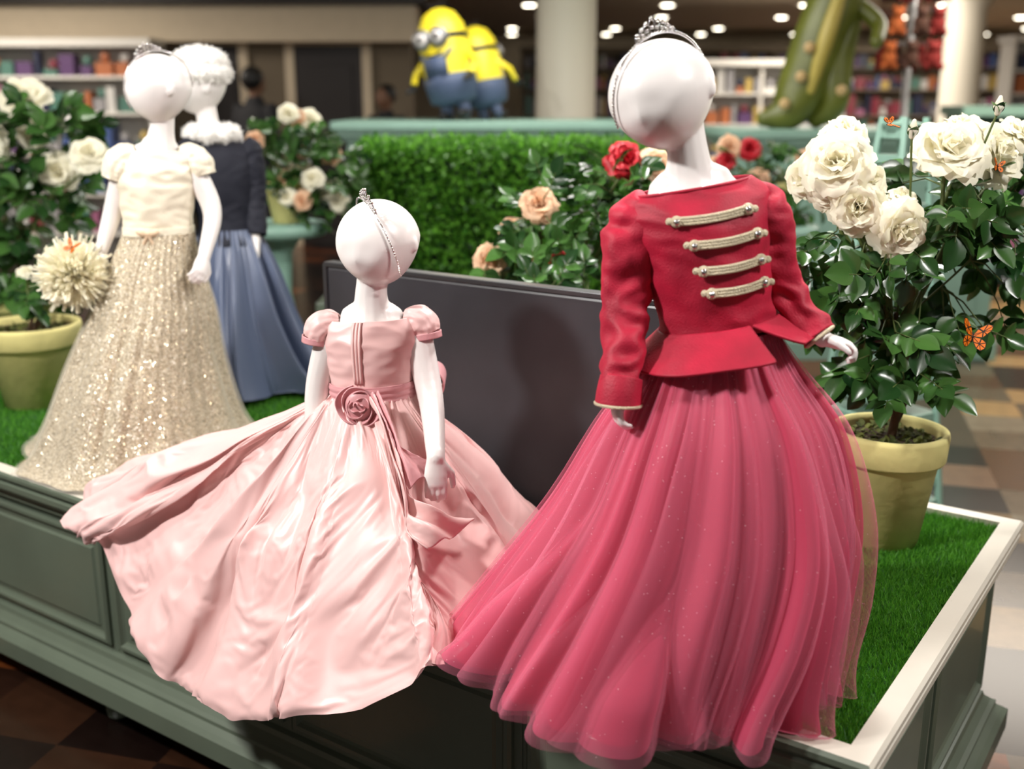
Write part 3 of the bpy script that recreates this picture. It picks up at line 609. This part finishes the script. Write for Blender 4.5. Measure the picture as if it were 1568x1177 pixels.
def pot(parent,c,r=.123,h=.25):
    k=r/.123; hh=h/.25; mb=MB(); c=V(c)
    mb.lathe([(.070*k,0),(.080*k,.004),(.108*k,.185*hh),(.110*k,.187*hh),(.120*k,.188*hh),(.123*k,.193*hh),(.126*k,.24*hh),(.124*k,.25*hh),(.114*k,.25*hh),(.110*k,.24*hh),(.106*k,.21*hh)],c,56,cap1=False)
    mb.obj('pot',M['pot'],parent)
    mb=MB(); rows=[]
    for i in range(9):
        q=i/8; rows.append([c+V((.108*k*(q+.001)*cos(t),.108*k*(q+.001)*sin(t),.226*hh+.008*noise.noise(V((q*8*cos(t),q*8*sin(t),c.x)))+.006*(1-q))) for t in [2*pi*j/32 for j in range(32)]])
    mb.grid(rows,True,True); mb.obj('soil',M['soil'],parent)
    mb=MB()
    for i in range(220):
        a=random.uniform(0,6.28);q=random.uniform(.1,1)**.6*.1*k; leaf(mb,c+V((q*cos(a),q*sin(a),.228*hh)),(random.uniform(-1,1),random.uniform(-1,1),random.uniform(.1,.9)),(0,0,1),random.uniform(.012,.022))
    mb.obj('moss',M['moss'],parent)
def bush(name,base,crown,roses,vols,nspray,ll=.05,potr=None,poth=.25,stemr=.012,buds=[]):
    E=empty(name,base); b=V(base); 
    if potr: pot(E,base,potr,poth)
    soil=b+V((0,0,poth*.88 if potr else 0)); cr=V(crown)
    st=MB(); pts_all=[]
    mid=(soil+cr)/2+V((.015,-.01,0)); q=spl([soil-V((0,0,.02)),mid,cr],14); st.tube([V(p) for p in q],[stemr*(1-.3*i/13) for i in range(14)],10,mi=1); pts_all+= [V(p) for p in q[6:]]
    for k in range(2):
        q=spl([soil+V((random.uniform(-.01,.01),random.uniform(-.01,.01),-.02)),mid+V((random.uniform(-.03,.03),random.uniform(-.03,.03),0)),cr+V((random.uniform(-.05,.05),random.uniform(-.05,.05),.03))],12); st.tube([V(p) for p in q],[stemr*.5]*12,8,mi=1)
    rm=MB()
    for i,(p,r,mi,f) in enumerate(roses):
        p=V(p); f=V(f).normalized(); e=p-f*r*.3; q=spl([cr-V((0,0,.05)),cr*.45+e*.55+V((0,0,-.02))+V(rng.normal(0,.015,3)),e-f*.03-V((0,0,.03)),e],16); st.tube([V(a) for a in q],[.0045]*16,7); pts_all+=[V(a) for a in q[3:-3]]
        rose(rm,p,r,f,mi,seed=i+int(abs(p.x*100)))
    lm=MB()
    for i,(p,r,mi,f) in enumerate(roses):
        p=V(p);f=V(f).normalized()
        for k in range(5):
            d=V(rng.normal(0,1,3)); d=(d-f*d.dot(f)).normalized(); leaf(lm,p-f*r*.35,d+f*.2,f,r*.7)
    for p,d in buds:
        p=V(p); d=V(d).normalized(); rm.tube([p,p+d*.012,p+d*.03],[.006,.011,.004],10,mi=0)
        for k in range(4): a=k*pi/2; leaf(lm,p-d*.004,d+V((cos(a),sin(a),0))*.35,V((cos(a),sin(a),0))*-1,.03)
        q=spl([cr,(cr+p)/2+V((.01,0,0)),p],10); st.tube([V(a) for a in q],[.0025]*10,6); pts_all+=[V(a) for a in q[3:-2]]
    for k in range(nspray):
        c,r=vols[k%len(vols)]; d=V(rng.normal(0,1,3)).normalized()*random.uniform(.35,1)**.6; p=V(c)+V((d.x*r[0],d.y*r[1],d.z*r[2]))
        nb=min(pts_all,key=lambda t:(t-p).length); dirn=(p-nb)
        dirn=(dirn.normalized()+V((0,0,-.25))+V(rng.normal(0,.3,3))).normalized()
        st.tube([nb,(nb+p)/2+V((0,0,.012)),p,p+dirn*ll*1.1],[.0022,.0018,.0015,.001],5)
        n=(V((0,0,.8))+V((0,-.6,0))+V(rng.normal(0,.45,3))).normalized(); s=dirn.cross(n).normalized(); L=ll*random.uniform(.8,1.3)
        leaf(lm,p+dirn*ll*.9,dirn,n,L*1.1)
        for t in (.25,.75):
            for sg in (-1,1): leaf(lm,p+dirn*ll*t,dirn*.45+s*sg,n,L*.92)
    st.obj('stems',[M['stem'],M['bark']],E); lm.obj('leaves',M['leaf'],E); rm.obj('roses',[M['rose_c'],M['rose_p'],M['rose_r']],E)
    return E
T=.486
bush('potted_rose_tree',(.84,2.29,T),(.83,2.29,.98),
 [((.655,2.22,1.335),.068,0,(-.3,-.8,.4)),((.70,2.2,1.245),.058,0,(-.2,-.9,.0)),((.785,2.17,1.20),.058,0,(.2,-1,-.2)),((.885,2.22,1.365),.07,0,(-.1,-.7,.6)),((1.0,2.26,1.345),.066,0,(.5,-.8,.3)),((.61,2.28,1.30),.05,0,(-.8,-.5,.2)),((.80,2.24,1.262),.032,0,(0,-.5,.9)),((.69,2.3,1.395),.048,0,(-.1,-.5,.8)),((.94,2.3,1.40),.05,0,(0,-.4,1)),((.64,2.24,1.275),.045,0,(-.5,-.8,-.2)),((1.06,2.3,1.39),.045,0,(.4,-.5,.8)),((.725,2.22,1.30),.04,0,(.2,-.8,.4))],
 [((.80,2.27,1.05),(.13,.12,.17)),((.93,2.30,1.08),(.15,.12,.14)),((.74,2.26,1.14),(.10,.1,.1)),((.92,2.3,1.24),(.12,.1,.08)),((.82,2.25,.93),(.1,.1,.1)),((1.05,2.35,1.17),(.1,.1,.1)),((1.12,2.4,1.22),(.09,.08,.12))],150,.054,.123,.265,.011,
 buds=[((.795,2.2,1.385),(.05,-.1,1)),((.96,2.2,1.43),(.1,0,1)),((1.08,2.3,1.24),(.4,0,.8))])
bush('potted_rose_bush',(-1.56,3.42,T),(-1.52,3.42,.80),[((-1.53,3.38,.93),.03,0,(.2,-.3,1))],[((-1.52,3.4,.84),(.06,.06,.08))],9,.05,.155,.27)
bush('potted_rose_bush',(-1.9,4.12,T),(-1.88,4.12,.95),
 [((-1.93,4.0,1.29),.095,0,(-.2,-.9,.4)),((-1.80,4.1,1.46),.09,0,(0,-.8,.6)),((-1.66,4.0,1.2),.07,0,(.2,-.9,.2)),((-1.5,3.9,1.27),.065,0,(.3,-.8,.5)),((-1.76,4.05,1.33),.055,0,(.1,-.9,.3)),((-2.05,4.1,1.42),.08,0,(-.3,-.8,.5))],
 [((-1.85,4.1,1.1),(.3,.2,.25)),((-1.8,4.1,1.32),(.25,.2,.15)),((-1.85,4.1,.9),(.25,.2,.2))],130,.07,.14,.25)
bush('potted_rose_bush',(.12,3.02,T),(.12,3.0,.85),
 [((-.06,2.95,1.03),.045,1,(-.2,-.9,.2)),((.045,2.72,.94),.04,1,(-.4,-.8,.1)),((.215,2.70,.94),.034,1,(.3,-.9,0)),((.075,2.98,1.18),.05,1,(0,-.8,.5)),((.13,2.9,1.015),.045,2,(.1,-.9,.1)),((.07,2.92,1.0),.036,2,(-.2,-.9,.1)),((.31,3.0,1.30),.05,2,(.2,-.8,.4)),((.40,3.0,1.28),.05,1,(.2,-.8,.4)),((.0,3.05,1.10),.04,1,(-.2,-.8,.4))],
 [((.12,2.98,1.02),(.22,.13,.12)),((.15,3.0,1.17),(.18,.12,.12)),((.12,2.78,.97),(.13,.06,.07)),((.28,3.0,1.2),(.12,.1,.12))],100,.046,.11,.22)
def butterfly(c,f,u,s,):
    E=empty('monarch_butterfly',tuple(c)); B=basis(f,u); c=V(c); mb=MB()
    up=[(0,.1),(.25,.55),(.75,.95),(1.05,.9),(1.0,.6),(.75,.3),(.55,.05),(0,0)]; lo=[(0,.02),(.5,0),(.8,-.2),(.8,-.55),(.55,-.75),(.3,-.65),(.08,-.3)]
    for sg in(-1,1):
        for poly in (up,lo):
            P=[c+B@V((sg*x*s,abs(x)*s*.35,y*s)) for x,y in poly]; ctr=sum(P,V())/len(P); k=len(P)
            mb.add(P,[tuple(range(k))],1)
            for off in(-.0008,.0008):
                nrm=B@V((0,1,0))
                for a in range(0,k):
                    b=(a+1)%k; tri=[ctr,P[a],P[b]]; g=sum(tri,V())/3; mb.add([g+(q-g)*.74+nrm*off for q in tri],[(0,1,2)],0)
    mb.tube([c+B@V((0,-.002,-.3*s)),c,c+B@V((0,-.002,.25*s))],[.0015,.003,.0025],8,mi=1)
    mb.obj('wings_and_body',[M['orange'],M['black']],E,smooth=False)
butterfly((.925,2.12,.995),(.3,-1,.3),(0.3,0,1),.034)
butterfly((.735,2.16,1.41),(.3,-.6,.8),(0.8,0,.3),.016)
butterfly((.945,2.14,1.33),(.5,-1,.3),(0.3,0,1),.015)
butterfly((-1.135,2.78,1.085),(-.2,-.8,.7),(0.3,0,1),.022)
# ------------------------------------------------------------ blackboard
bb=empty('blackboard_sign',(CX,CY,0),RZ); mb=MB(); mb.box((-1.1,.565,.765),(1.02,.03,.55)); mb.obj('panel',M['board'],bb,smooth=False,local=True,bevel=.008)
mb=MB(); mb.box((-1.1,.565,1.045),(1.035,.036,.012)); mb.box((-1.615,.565,.765),(.012,.036,.56)); mb.box((-.585,.565,.765),(.012,.036,.56))
for x in(-1.5,-.7): mb.box((x,.58,.5),(.05,.16,.02))
mb.obj('frame_and_feet',mat('dark_frame',C(70,70,72),.3,metal=.5),bb,smooth=False,local=True,bevel=.002)
# ------------------------------------------------------------ background
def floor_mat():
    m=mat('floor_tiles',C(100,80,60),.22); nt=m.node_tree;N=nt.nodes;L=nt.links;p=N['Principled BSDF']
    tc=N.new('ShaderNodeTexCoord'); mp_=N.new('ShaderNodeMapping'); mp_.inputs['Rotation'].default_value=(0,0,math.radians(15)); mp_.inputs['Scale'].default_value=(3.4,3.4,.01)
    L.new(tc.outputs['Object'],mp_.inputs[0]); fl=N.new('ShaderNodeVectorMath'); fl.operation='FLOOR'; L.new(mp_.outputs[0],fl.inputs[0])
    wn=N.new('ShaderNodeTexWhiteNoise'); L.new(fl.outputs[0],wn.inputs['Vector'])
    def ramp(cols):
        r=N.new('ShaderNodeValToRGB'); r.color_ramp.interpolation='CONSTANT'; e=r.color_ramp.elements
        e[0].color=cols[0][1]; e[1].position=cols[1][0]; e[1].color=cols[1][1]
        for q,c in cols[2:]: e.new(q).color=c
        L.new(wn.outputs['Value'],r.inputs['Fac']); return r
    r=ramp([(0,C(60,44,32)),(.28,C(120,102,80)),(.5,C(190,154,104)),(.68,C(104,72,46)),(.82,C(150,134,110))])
    r3=ramp([(0,C(26,16,13)),(.3,C(46,28,20)),(.55,C(34,22,18)),(.72,C(120,64,30)),(.86,C(58,36,24))])  # left palette: parquet browns, with shade under the table painted in
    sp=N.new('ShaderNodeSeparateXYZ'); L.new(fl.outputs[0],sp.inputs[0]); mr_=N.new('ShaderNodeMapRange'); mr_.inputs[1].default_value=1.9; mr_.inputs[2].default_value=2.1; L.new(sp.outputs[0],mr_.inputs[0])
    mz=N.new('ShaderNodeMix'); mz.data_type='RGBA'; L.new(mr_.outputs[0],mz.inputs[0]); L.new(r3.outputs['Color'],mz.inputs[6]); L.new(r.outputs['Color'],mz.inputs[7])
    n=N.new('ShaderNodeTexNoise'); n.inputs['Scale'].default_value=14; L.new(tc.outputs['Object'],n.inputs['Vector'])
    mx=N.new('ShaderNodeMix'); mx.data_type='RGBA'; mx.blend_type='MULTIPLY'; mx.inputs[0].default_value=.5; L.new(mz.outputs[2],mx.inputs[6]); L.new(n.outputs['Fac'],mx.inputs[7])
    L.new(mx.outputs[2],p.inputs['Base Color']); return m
def slab(name,c,s,m): b=MB(); b.box(c,s); return b.obj(name,m,smooth=False)
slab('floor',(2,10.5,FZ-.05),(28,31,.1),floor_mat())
slab('ceiling',(2,10.5,2.80),(28,31,.1),M['ceil'])
H_=2.75-FZ; zc=(2.75+FZ)/2
slab('wall_back',(2,25.1,zc),(28,.2,H_),M['wall'])
slab('wall_left',(-12.1,10.5,zc),(.2,31,H_),M['wall'])
slab('wall_right',(16.1,10.5,zc),(.2,31,H_),M['wall'])
slab('wall_partition',(-6.6,12.4,zc),(11,.4,H_),M['walld'])
slab('trim_1',(-6.6,12.0,2.2),(11.2,.5,.36),M['wall'])
slab('trim_2',(-6.6,11.9,2.42),(11.4,.7,.08),M['door'])
slab('baseboard_back',(-6.6,12.18,FZ+.08),(11,.04,.16),M['cream'])
def door(name,x0,x1,y=12.19,h=2.0):
    E=empty(name,((x0+x1)/2,y,FZ)); mb=MB(); mb.box(((x0+x1)/2,y-.02,(h+FZ)/2),(x1-x0,.04,h-FZ)); 
    for zz in(.4,1.45): mb.box(((x0+x1)/2,y-.05,zz),((x1-x0)*.7,.02,.7))
    mb.obj('leaf_panel',M['door'],E,smooth=False,bevel=.005); mb=MB()
    for x in(x0-.05,x1+.05): mb.box((x,y-.03,(h+FZ)/2),(.1,.07,h-FZ))
    mb.box(((x0+x1)/2,y-.03,h+.05),(x1-x0+.2,.07,.1)); mb.obj('casing',M['wall'],E,smooth=False)
    mb=MB(); mb.ell((x1-.08,y-.08,.95),.03); mb.obj('knob',M['grey'],E)
door('door_1',-2.35,-1.62); door('door_2',-3.3,-2.95)
for p in ((.43,9),(5.6,14)):
    mb=MB(); mb.lathe([(.34,FZ),(.34,FZ+.12),(.28,FZ+.16),(.245,FZ+.2),(.235,2.5),(.30,2.62),(.32,2.75)],(p[0],p[1],0),40); mb.obj('column',M['col'])
pal=[C(130,50,64),C(70,90,140),C(186,160,90),C(166,104,136),C(90,62,104),C(206,204,200),C(80,120,108),C(176,104,64),C(40,46,70),C(150,148,150)]
PMt=[mat('toy_box_%d'%i,c,.4) for i,c in enumerate(pal)]
def shelf(name,x0,x1,y,zs,top,seed=1,depth=.4,back=M['shelfl']):
    R=random.Random(seed); E=empty(name,((x0+x1)/2,y,FZ)); mb=MB(); hc=(top+FZ)/2; hh=top-FZ
    mb.box(((x0+x1)/2,y+depth/2,hc),(x1-x0,.03,hh))
    for x in(x0,x1,(x0+x1)/2): mb.box((x,y,hc),(.04,depth,hh))
    for z in zs: mb.box(((x0+x1)/2,y,z),(x1-x0,depth,.03))
    mb.box(((x0+x1)/2,y,top),(x1-x0+.1,depth+.1,.08)); mb.obj('carcass',back,E,smooth=False)
    mb=MB()
    for i,z in enumerate(zs):
        H=(zs[i+1] if i+1<len(zs) else top)-z-.06; x=x0+.06
        while x<x1-.1:
            w=R.uniform(.05,.2); h=H*R.uniform(.2,.95); d=R.uniform(.1,.25); mb.box((x+w/2,y-depth/2+.03+d/2,z+.015+h/2),(w*.92,d,h),Matrix.Rotation(R.uniform(-.1,.1),3,'Z'),R.randrange(10))
            if h<H*.5: mb.ell((x+w/2,y-depth/2+.03+d/2,z+.015+h+.05),(.05,.05,.055),None,10,6,mi=R.randrange(10))
            x+=w+R.uniform(.005,.04)
    mb.obj('toys',PMt,E,smooth=False)
shelf('toy_shelf',-7.6,-3.6,11.3,[.1,.5,.9,1.3,1.65],1.98,3)
shelf('toy_shelf',2.2,4.4,15,[.1,.6,1.1,1.5],1.9,5)
shelf('toy_shelf',6.6,9.5,15,[.1,.6,1.1,1.5,1.8],2.2,9)
shelf('toy_shelf',.2,10,22,[.1,.6,1.1,1.6,2.0],2.35,12,back=M['walld'])
shelf('toy_shelf',3.8,5.0,9.5,[.1,.6,1.0],1.35,15,back=M['mint'])
def counter(name,x0,x1,y0,y1,h,m=M['mint']):
    E=empty(name,((x0+x1)/2,(y0+y1)/2,FZ)); mb=MB(); cx,cy=(x0+x1)/2,(y0+y1)/2; sx,sy=x1-x0,y1-y0
    for o,z0,z1 in ((.0,h-.05,h),(-.03,h-.09,h-.05),(-.06,h-.12,h-.09),(-.09,FZ+.12,h-.12),(-.04,FZ,FZ+.12)): mb.box((cx,cy,(z0+z1)/2),(sx+2*o,sy+2*o,z1-z0))
    k=max(1,int(sx/.7))
    for i in range(k):
        w=(sx-.3)/k; x=x0+.15+w*(i+.5); zz=(FZ+h)/2; hh=h-FZ-.42
        mb.box((x,y0+.085,zz),(w-.1,.02,hh)); mb.box((x,y0+.078,zz),(w-.2,.02,hh-.1))
    mb.obj('casework',m,E,smooth=False,bevel=.005); return E
counter('display_counter',-1.15,.75,7.0,8.1,1.31)
counter('display_counter',1.3,3.1,6.6,7.6,1.27)
counter('planter_table',-.85,.85,4.6,5.3,.6,M['sage'])
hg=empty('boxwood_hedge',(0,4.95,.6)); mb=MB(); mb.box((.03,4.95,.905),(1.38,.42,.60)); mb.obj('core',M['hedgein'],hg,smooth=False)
n=26000; hv=np.zeros((n,3)); sx,sy,sz=.70,.24,.315; f=rng.choice(4,n,p=[.42,.34,.12,.12])
u1=rng.uniform(-1,1,n);u2=rng.uniform(-1,1,n)
nrm=np.zeros((n,3))
for k,nn in enumerate([(0,-1,0),(0,0,1),(-1,0,0),(1,0,0)]):
    q=f==k; nrm[q]=nn
    if k==0: hv[q]=np.stack([u1[q]*sx,-sy+0*u1[q],u2[q]*sz],1)
    if k==1: hv[q]=np.stack([u1[q]*sx,u2[q]*sy,sz+0*u1[q]],1)
    if k==2: hv[q]=np.stack([-sx+0*u1[q],u1[q]*sy,u2[q]*sz],1)
    if k==3: hv[q]=np.stack([sx+0*u1[q],u1[q]*sy,u2[q]*sz],1)
hv+=np.array([.03,4.95,.925])+nrm*rng.normal(0,.018,(n,1))
d=nrm*.7+rng.normal(0,.6,(n,3)); d/=np.linalg.norm(d,axis=1)[:,None]; s=np.cross(d,rng.normal(0,1,(n,3))); s/=np.linalg.norm(s,axis=1)[:,None]
l=.03; quad=np.stack([hv,hv+d*l*.5+s*l*.3,hv+d*l,hv+d*l*.5-s*l*.3],1).reshape(-1,3)
trimesh('leaves',quad,M['hedge'],hg,local=False,k=4)
for px_,py_ in ((-1.02,4.75),(1.12,4.7)):
    mb=MB(); mb.lathe([(.16,FZ),(.17,FZ+.03),(.1,FZ+.08),(.045,.14),(.04,.3),(.06,.5),(.04,.62),(.05,.8),(.09,.86),(.2,.88),(.21,.91),(.2,.93)],(px_,py_,0),32); mb.obj('pedestal_table',M['mint'])
bush('potted_rose_bush',(-.98,4.75,.93),(-.95,4.75,1.16),
 [((-.92+random.uniform(-.2,.22),4.62+random.uniform(-.05,.1),1.22+random.uniform(-.2,.2)),random.uniform(.035,.055),random.choice([0,1,0]),(random.uniform(-.4,.4),-.9,.3)) for i in range(14)],
 [((-.92,4.7,1.22),(.22,.15,.2)),((-.8,4.68,1.12),(.18,.12,.2))],90,.05,.1,.18)
bush('potted_rose_bush',(1.12,4.7,.93),(1.1,4.7,1.12),
 [((1.08+random.uniform(-.22,.22),4.6+random.uniform(-.05,.1),1.2+random.uniform(-.12,.06)),random.uniform(.035,.05),random.choice([1,1,2]),(random.uniform(-.4,.4),-.9,.3)) for i in range(9)],
 [((1.08,4.68,1.16),(.25,.15,.12)),((1.15,4.68,1.05),(.2,.12,.12))],70,.05,.1,.18)
def toyfig(c,tilt,yaw,s=1):
    E=empty('yellow_cartoon_figure',c); R=Matrix.Rotation(yaw,3,'Z')@Matrix.Rotation(tilt,3,'Y'); c=V(c); P=lambda x,y,z:c+R@(V((x,y,z))*s)
    mb=MB(); mb.lathe([(.10*s,.10*s),(.15*s,.13*s),(.17*s,.25*s),(.17*s,.5*s),(.155*s,.6*s),(.11*s,.68*s),(.05*s,.715*s)],c,32,0,R)
    mb.lathe([(.09*s,.09*s),(.155*s,.12*s),(.177*s,.22*s),(.178*s,.28*s),(.15*s,.282*s)],c,32,1,R)
    mb.box(P(0,-.165,.34),(.16*s,.03*s,.12*s),R,1)
    for sx in(-1,1):
        mb.tube([P(sx*.06,0,.1),P(sx*.07,0,.03)],[.045*s,.04*s],12,mi=1); mb.ell(P(sx*.07,-.03,.025),(.045*s,.075*s,.028*s),R,14,8,mi=3)
        mb.tube([P(sx*.15,0,.42),P(sx*.24,-.03,.33),P(sx*.22,-.12,.25)],[.028*s,.024*s,.022*s],10,mi=0); 
        for k in(-1,0,1): mb.tube([P(sx*.22,-.12,.25),P(sx*.22+k*.025,-.17,.22)],[.024*s,.014*s],8,mi=3)
        mb.tube([P(sx*.09,-.16,.40),P(sx*.13,-.08,.46),P(sx*.14,.02,.47)],[.013*s]*3,8,mi=1)
        A=R@Matrix.Rotation(pi/2,3,'X'); mb.lathe([(.062*s,-.0*s),(.066*s,.02*s),(.064*s,.05*s),(.05*s,.052*s)],P(sx*.062,-.14,.52),20,2,A); mb.ell(P(sx*.062,-.185,.52),(.042*s,.02*s,.042*s),R,16,8,mi=4); mb.ell(P(sx*.062,-.203,.52),(.02*s,.008*s,.02*s),R,10,6,mi=3)
    mb.lathe([(.168*s,.50*s),(.175*s,.505*s),(.175*s,.535*s),(.165*s,.54*s)],c,32,3,R)
    mb.tube([P(-.06,-.165,.42),P(0,-.178,.405),P(.06,-.165,.42)],[.007*s]*3,6,mi=3)
    for k in range(7): a=k-3; mb.tube([P(a*.012,0,.70),P(a*.025,0,.76)],[.004*s,.002*s],5,mi=3)
    mb.obj('figure',[M['yellow'],M['denim'],M['grey'],M['black'],M['white']],E)
toyfig((-.36,7.35,1.325),-.2,-.45,.98)
toyfig((-.14,7.62,1.32),.25,2.6,.86)
cs=empty('green_crocodile_statue',(1.95,7.0,1.27)); mb=MB(); dx_=-.2
def sk(pts,rad,mi,n=20): q=spl([(p[0]+dx_,p[1],p[2])+(r,) for p,r in zip(pts,rad)],20); mb.tube([V(a[:3]) for a in q],[a[3] for a in q],n,mi=mi)
sk([(1.78,6.95,1.33),(1.92,6.97,1.37),(2.03,7.0,1.55),(2.12,7.0,1.85),(2.2,7.0,2.1),(2.15,6.95,2.35)],[.05,.12,.16,.165,.16,.12],0)
sk([(2.12,7.0,1.33),(2.2,6.95,1.42),(2.2,6.98,1.65),(2.25,7.0,1.9)],[.06,.09,.11,.1],0)
sk([(2.03,6.86,1.5),(2.1,6.84,1.8),(2.17,6.86,2.05)],[.03,.05,.04],1)
sk([(2.15,6.95,2.3),(2.0,6.8,2.42),(1.8,6.65,2.40)],[.13,.09,.05],0)
sk([(2.25,7.0,2.05),(2.42,6.9,1.9),(2.38,6.75,1.78)],[.06,.05,.04],0)
for x,z in ((1.87,1.42),(1.96,1.58),(2.0,1.75),(2.22,1.5)): mb.ell((x+dx_,6.83 if x<2.2 else 6.86,z),(.035,.02,.035),None,12,8,mi=2)
for i in range(9): a=i/8; mb.ell((2.17+.12*a+dx_,7.14,1.45+.85*a),(.04,.04,.06),None,8,6,mi=0)
mb.obj('statue',[M['croc'],M['crocb'],M['tan']],cs)
ob=empty('garden_obelisk',(1.22,3.45,FZ)); mb=MB(); R45=Matrix.Rotation(.5,3,'Z')
for z in [FZ+i*.075 for i in range(1,21)]:
    w=.36-.26*(z-FZ)/1.55; mb.box((1.22,3.45,z),(w,w,.025),R45)
for sx in(-1,1):
    for sy in(-1,1):
        a=V((1.22,3.45,FZ))+R45@V((sx*.18,sy*.18,0)); b=V((1.22,3.45,1.4))+R45@V((sx*.045,sy*.045,0)); mb.tube([a,b],[.014,.012],4,rnd=False)
mb.lathe([(.06,1.36),(.07,1.38),(.02,1.39),(.002,1.40)],(1.22,3.45,0),16); mb.obj('lattice',M['mint'],ob,smooth=False)
pr=empty('plush_toy_rack',(3.1,8.8,FZ)); mb=MB(); mb.lathe([(.3,FZ),(.3,FZ+.04),(.03,FZ+.06),(.03,2.3)],(3.1,8.8,0),16,1)
for z in (1.75,2.0,2.25):
    for k in range(7):
        a=k*pi*2/7+z; c=V((3.1+.2*cos(a),8.8+.2*sin(a),z)); mi=random.choice([0,0,2,3,2]); mb.tube([V((3.1,8.8,z+.12)),c+V((0,0,.1))],[.006]*2,5,mi=1)
        mb.ell(c,(.06,.05,.075),None,12,8,mi=mi); mb.ell(c+V((0,-.02,.08)),.045,None,12,8,mi=mi)
        for sx in(-1,1): mb.ell(c+V((sx*.035,-.02,.12)),.018,None,8,6,mi=mi); mb.ell(c+V((sx*.05,-.02,-.06)),(.02,.03,.03),None,8,6,mi=mi)
mb.obj('rack',[mat('plush_red',C(130,34,30),.9),M['grey'],mat('plush_brown',C(80,50,38),.9),mat('plush_orange',C(190,100,50),.9)],pr)
def person(base,h,yaw,shirt,seed=0):
    E=empty('shopper',base); R=Matrix.Rotation(yaw,3,'Z'); b=V(base); k=h/1.7; P=lambda x,y,z:tuple(b+R@(V((x,y,z))*k))
    mb=MB(); q=spl([P(0,0,.86)+(.15*k,.1*k),P(0,0,1.0)+(.14*k,.1*k),P(0,0,1.2)+(.17*k,.11*k),P(0,0,1.36)+(.18*k,.1*k),P(0,0,1.44)+(.09*k,.07*k)],14)
    mb.tube([V(a[:3]) for a in q],[(a[3],a[4]) for a in q],22,ref=R@V((1,0,0)))
    for sx in(-1,1):
        limb(mb,[P(sx*.18,0,1.39),P(sx*.23,.02,1.12),P(sx*.2,-.06,.88)],[.06,.045,.033]); limb(mb,[P(sx*.08,0,.9),P(sx*.1,-.01,.5),P(sx*.11,.02,.09)],[.09,.065,.045])
        mb.tube([V(P(sx*.11,.04,.05)),V(P(sx*.11,-.05,.045)),V(P(sx*.12,-.15,.035))],[.045,.042,.03],12)
    mb.obj('clothed_body',shirt,E,remesh=.014,smit=3)
    mb=MB(); limb(mb,[P(0,0,1.4),P(0,0,1.5),P(0,-.01,1.56)],[.055,.05,.05]); head(mb,P(0,-.01,1.6),R@V((0,-1,0)),(0,0,1),(.075*k,.095*k,.11*k),nose=.1)
    for sx in(-1,1): hand(mb,P(sx*.2,-.06,.88),(0,-.2,-1),R@V((-sx,0,0)),1.7,20,sx)
    mb.obj('head_and_hands',M['skin'],E,remesh=.007,smit=2)
    mb=MB(); mb.ell(P(0,.02,1.635),(.088*k,.1*k,.1*k),R,20,12); mb.obj('hair',M['black'],E)
person((-2.28,9.9,FZ),1.84,2.6,M['cloth']); person((-1.2,10.6,FZ),1.7,-.6,M['cloth']); person((5.9,11.5,FZ),1.75,.2,M['cloth'])
mb=MB()
for x in np.arange(-10,15,2.0):
    for y in (4,7,10,13,16.5,19,22,24):
        if x<-1 and y>12: continue
        mb.lathe([(.001,2.735),(.075,2.735),(.09,2.75)],(x+.5*(y%2),y,0),14)
mb.obj('recessed_ceiling_lights',M['lamp'])
# ------------------------------------------------------------ lights
def area(name,loc,tgt,size,e,col=(1,.96,.92)):
    l=bpy.data.lights.new(name,'AREA'); l.size=size; l.energy=e; l.color=col; l.shape='DISK'
    o=bpy.data.objects.new(name,l); o.location=loc; o.rotation_euler=(V(tgt)-V(loc)).to_track_quat('-Z','Y').to_euler(); scene.collection.objects.link(o)
area('aimed_overhead_light',(-2.0,1.0,2.7),(-.3,2,.6),.25,104,(1,.97,.94))  # unseen key light, set to the side to bring out the skirt folds
area('aimed_overhead_light',(1.5,1.0,2.7),(.35,1.8,.9),.25,46,(1,.97,.94))
area('aimed_overhead_light',(-2.4,2.2,2.7),(-1.1,3,.8),.3,24,(1,.95,.89))
area('aimed_overhead_light',(.7,2.9,2.72),(.6,2.3,.6),.35,52,(1,.97,.94))
area('aimed_overhead_light',(-1.5,2.7,2.72),(-1,3.6,1.3),.3,15,(1,.97,.94))  # unseen light added to brighten the white fur hat
area('ceiling_panel_lamp',(0,6,2.74),(0,6,0),2.2,95)
area('ceiling_panel_lamp',(-5,9,2.74),(-5,9,0),2.2,170,(1,.91,.80))
area('ceiling_panel_lamp',(4,8,2.74),(4,8,0),2.2,110,(1,.91,.80))
area('ceiling_panel_lamp',(4,13.5,2.74),(4,13.5,0),2.5,160,(1,.91,.80))
area('ceiling_panel_lamp',(7,19,2.74),(7,19,0),3,220,(1,.91,.80))
area('ceiling_panel_lamp',(4,4,2.74),(4,4,0),2,65)
w=bpy.data.worlds.new('World'); scene.world=w; w.use_nodes=True; w.node_tree.nodes['Background'].inputs[0].default_value=(1,.96,.93,1); w.node_tree.nodes['Background'].inputs[1].default_value=.26
# ------------------------------------------------------------ camera
cam=bpy.data.cameras.new('Camera'); co=bpy.data.objects.new('Camera',cam); scene.collection.objects.link(co)
co.location=(0,0,1.46); co.rotation_euler=(math.radians(75.1),0,0); cam.sensor_width=36; cam.lens=37.93
cam.dof.use_dof=True; cam.dof.focus_distance=2.0; cam.dof.aperture_fstop=2.1; cam.clip_end=100
scene.camera=co
try:
    scene.view_settings.view_transform='Standard'
except Exception as e: print(e)
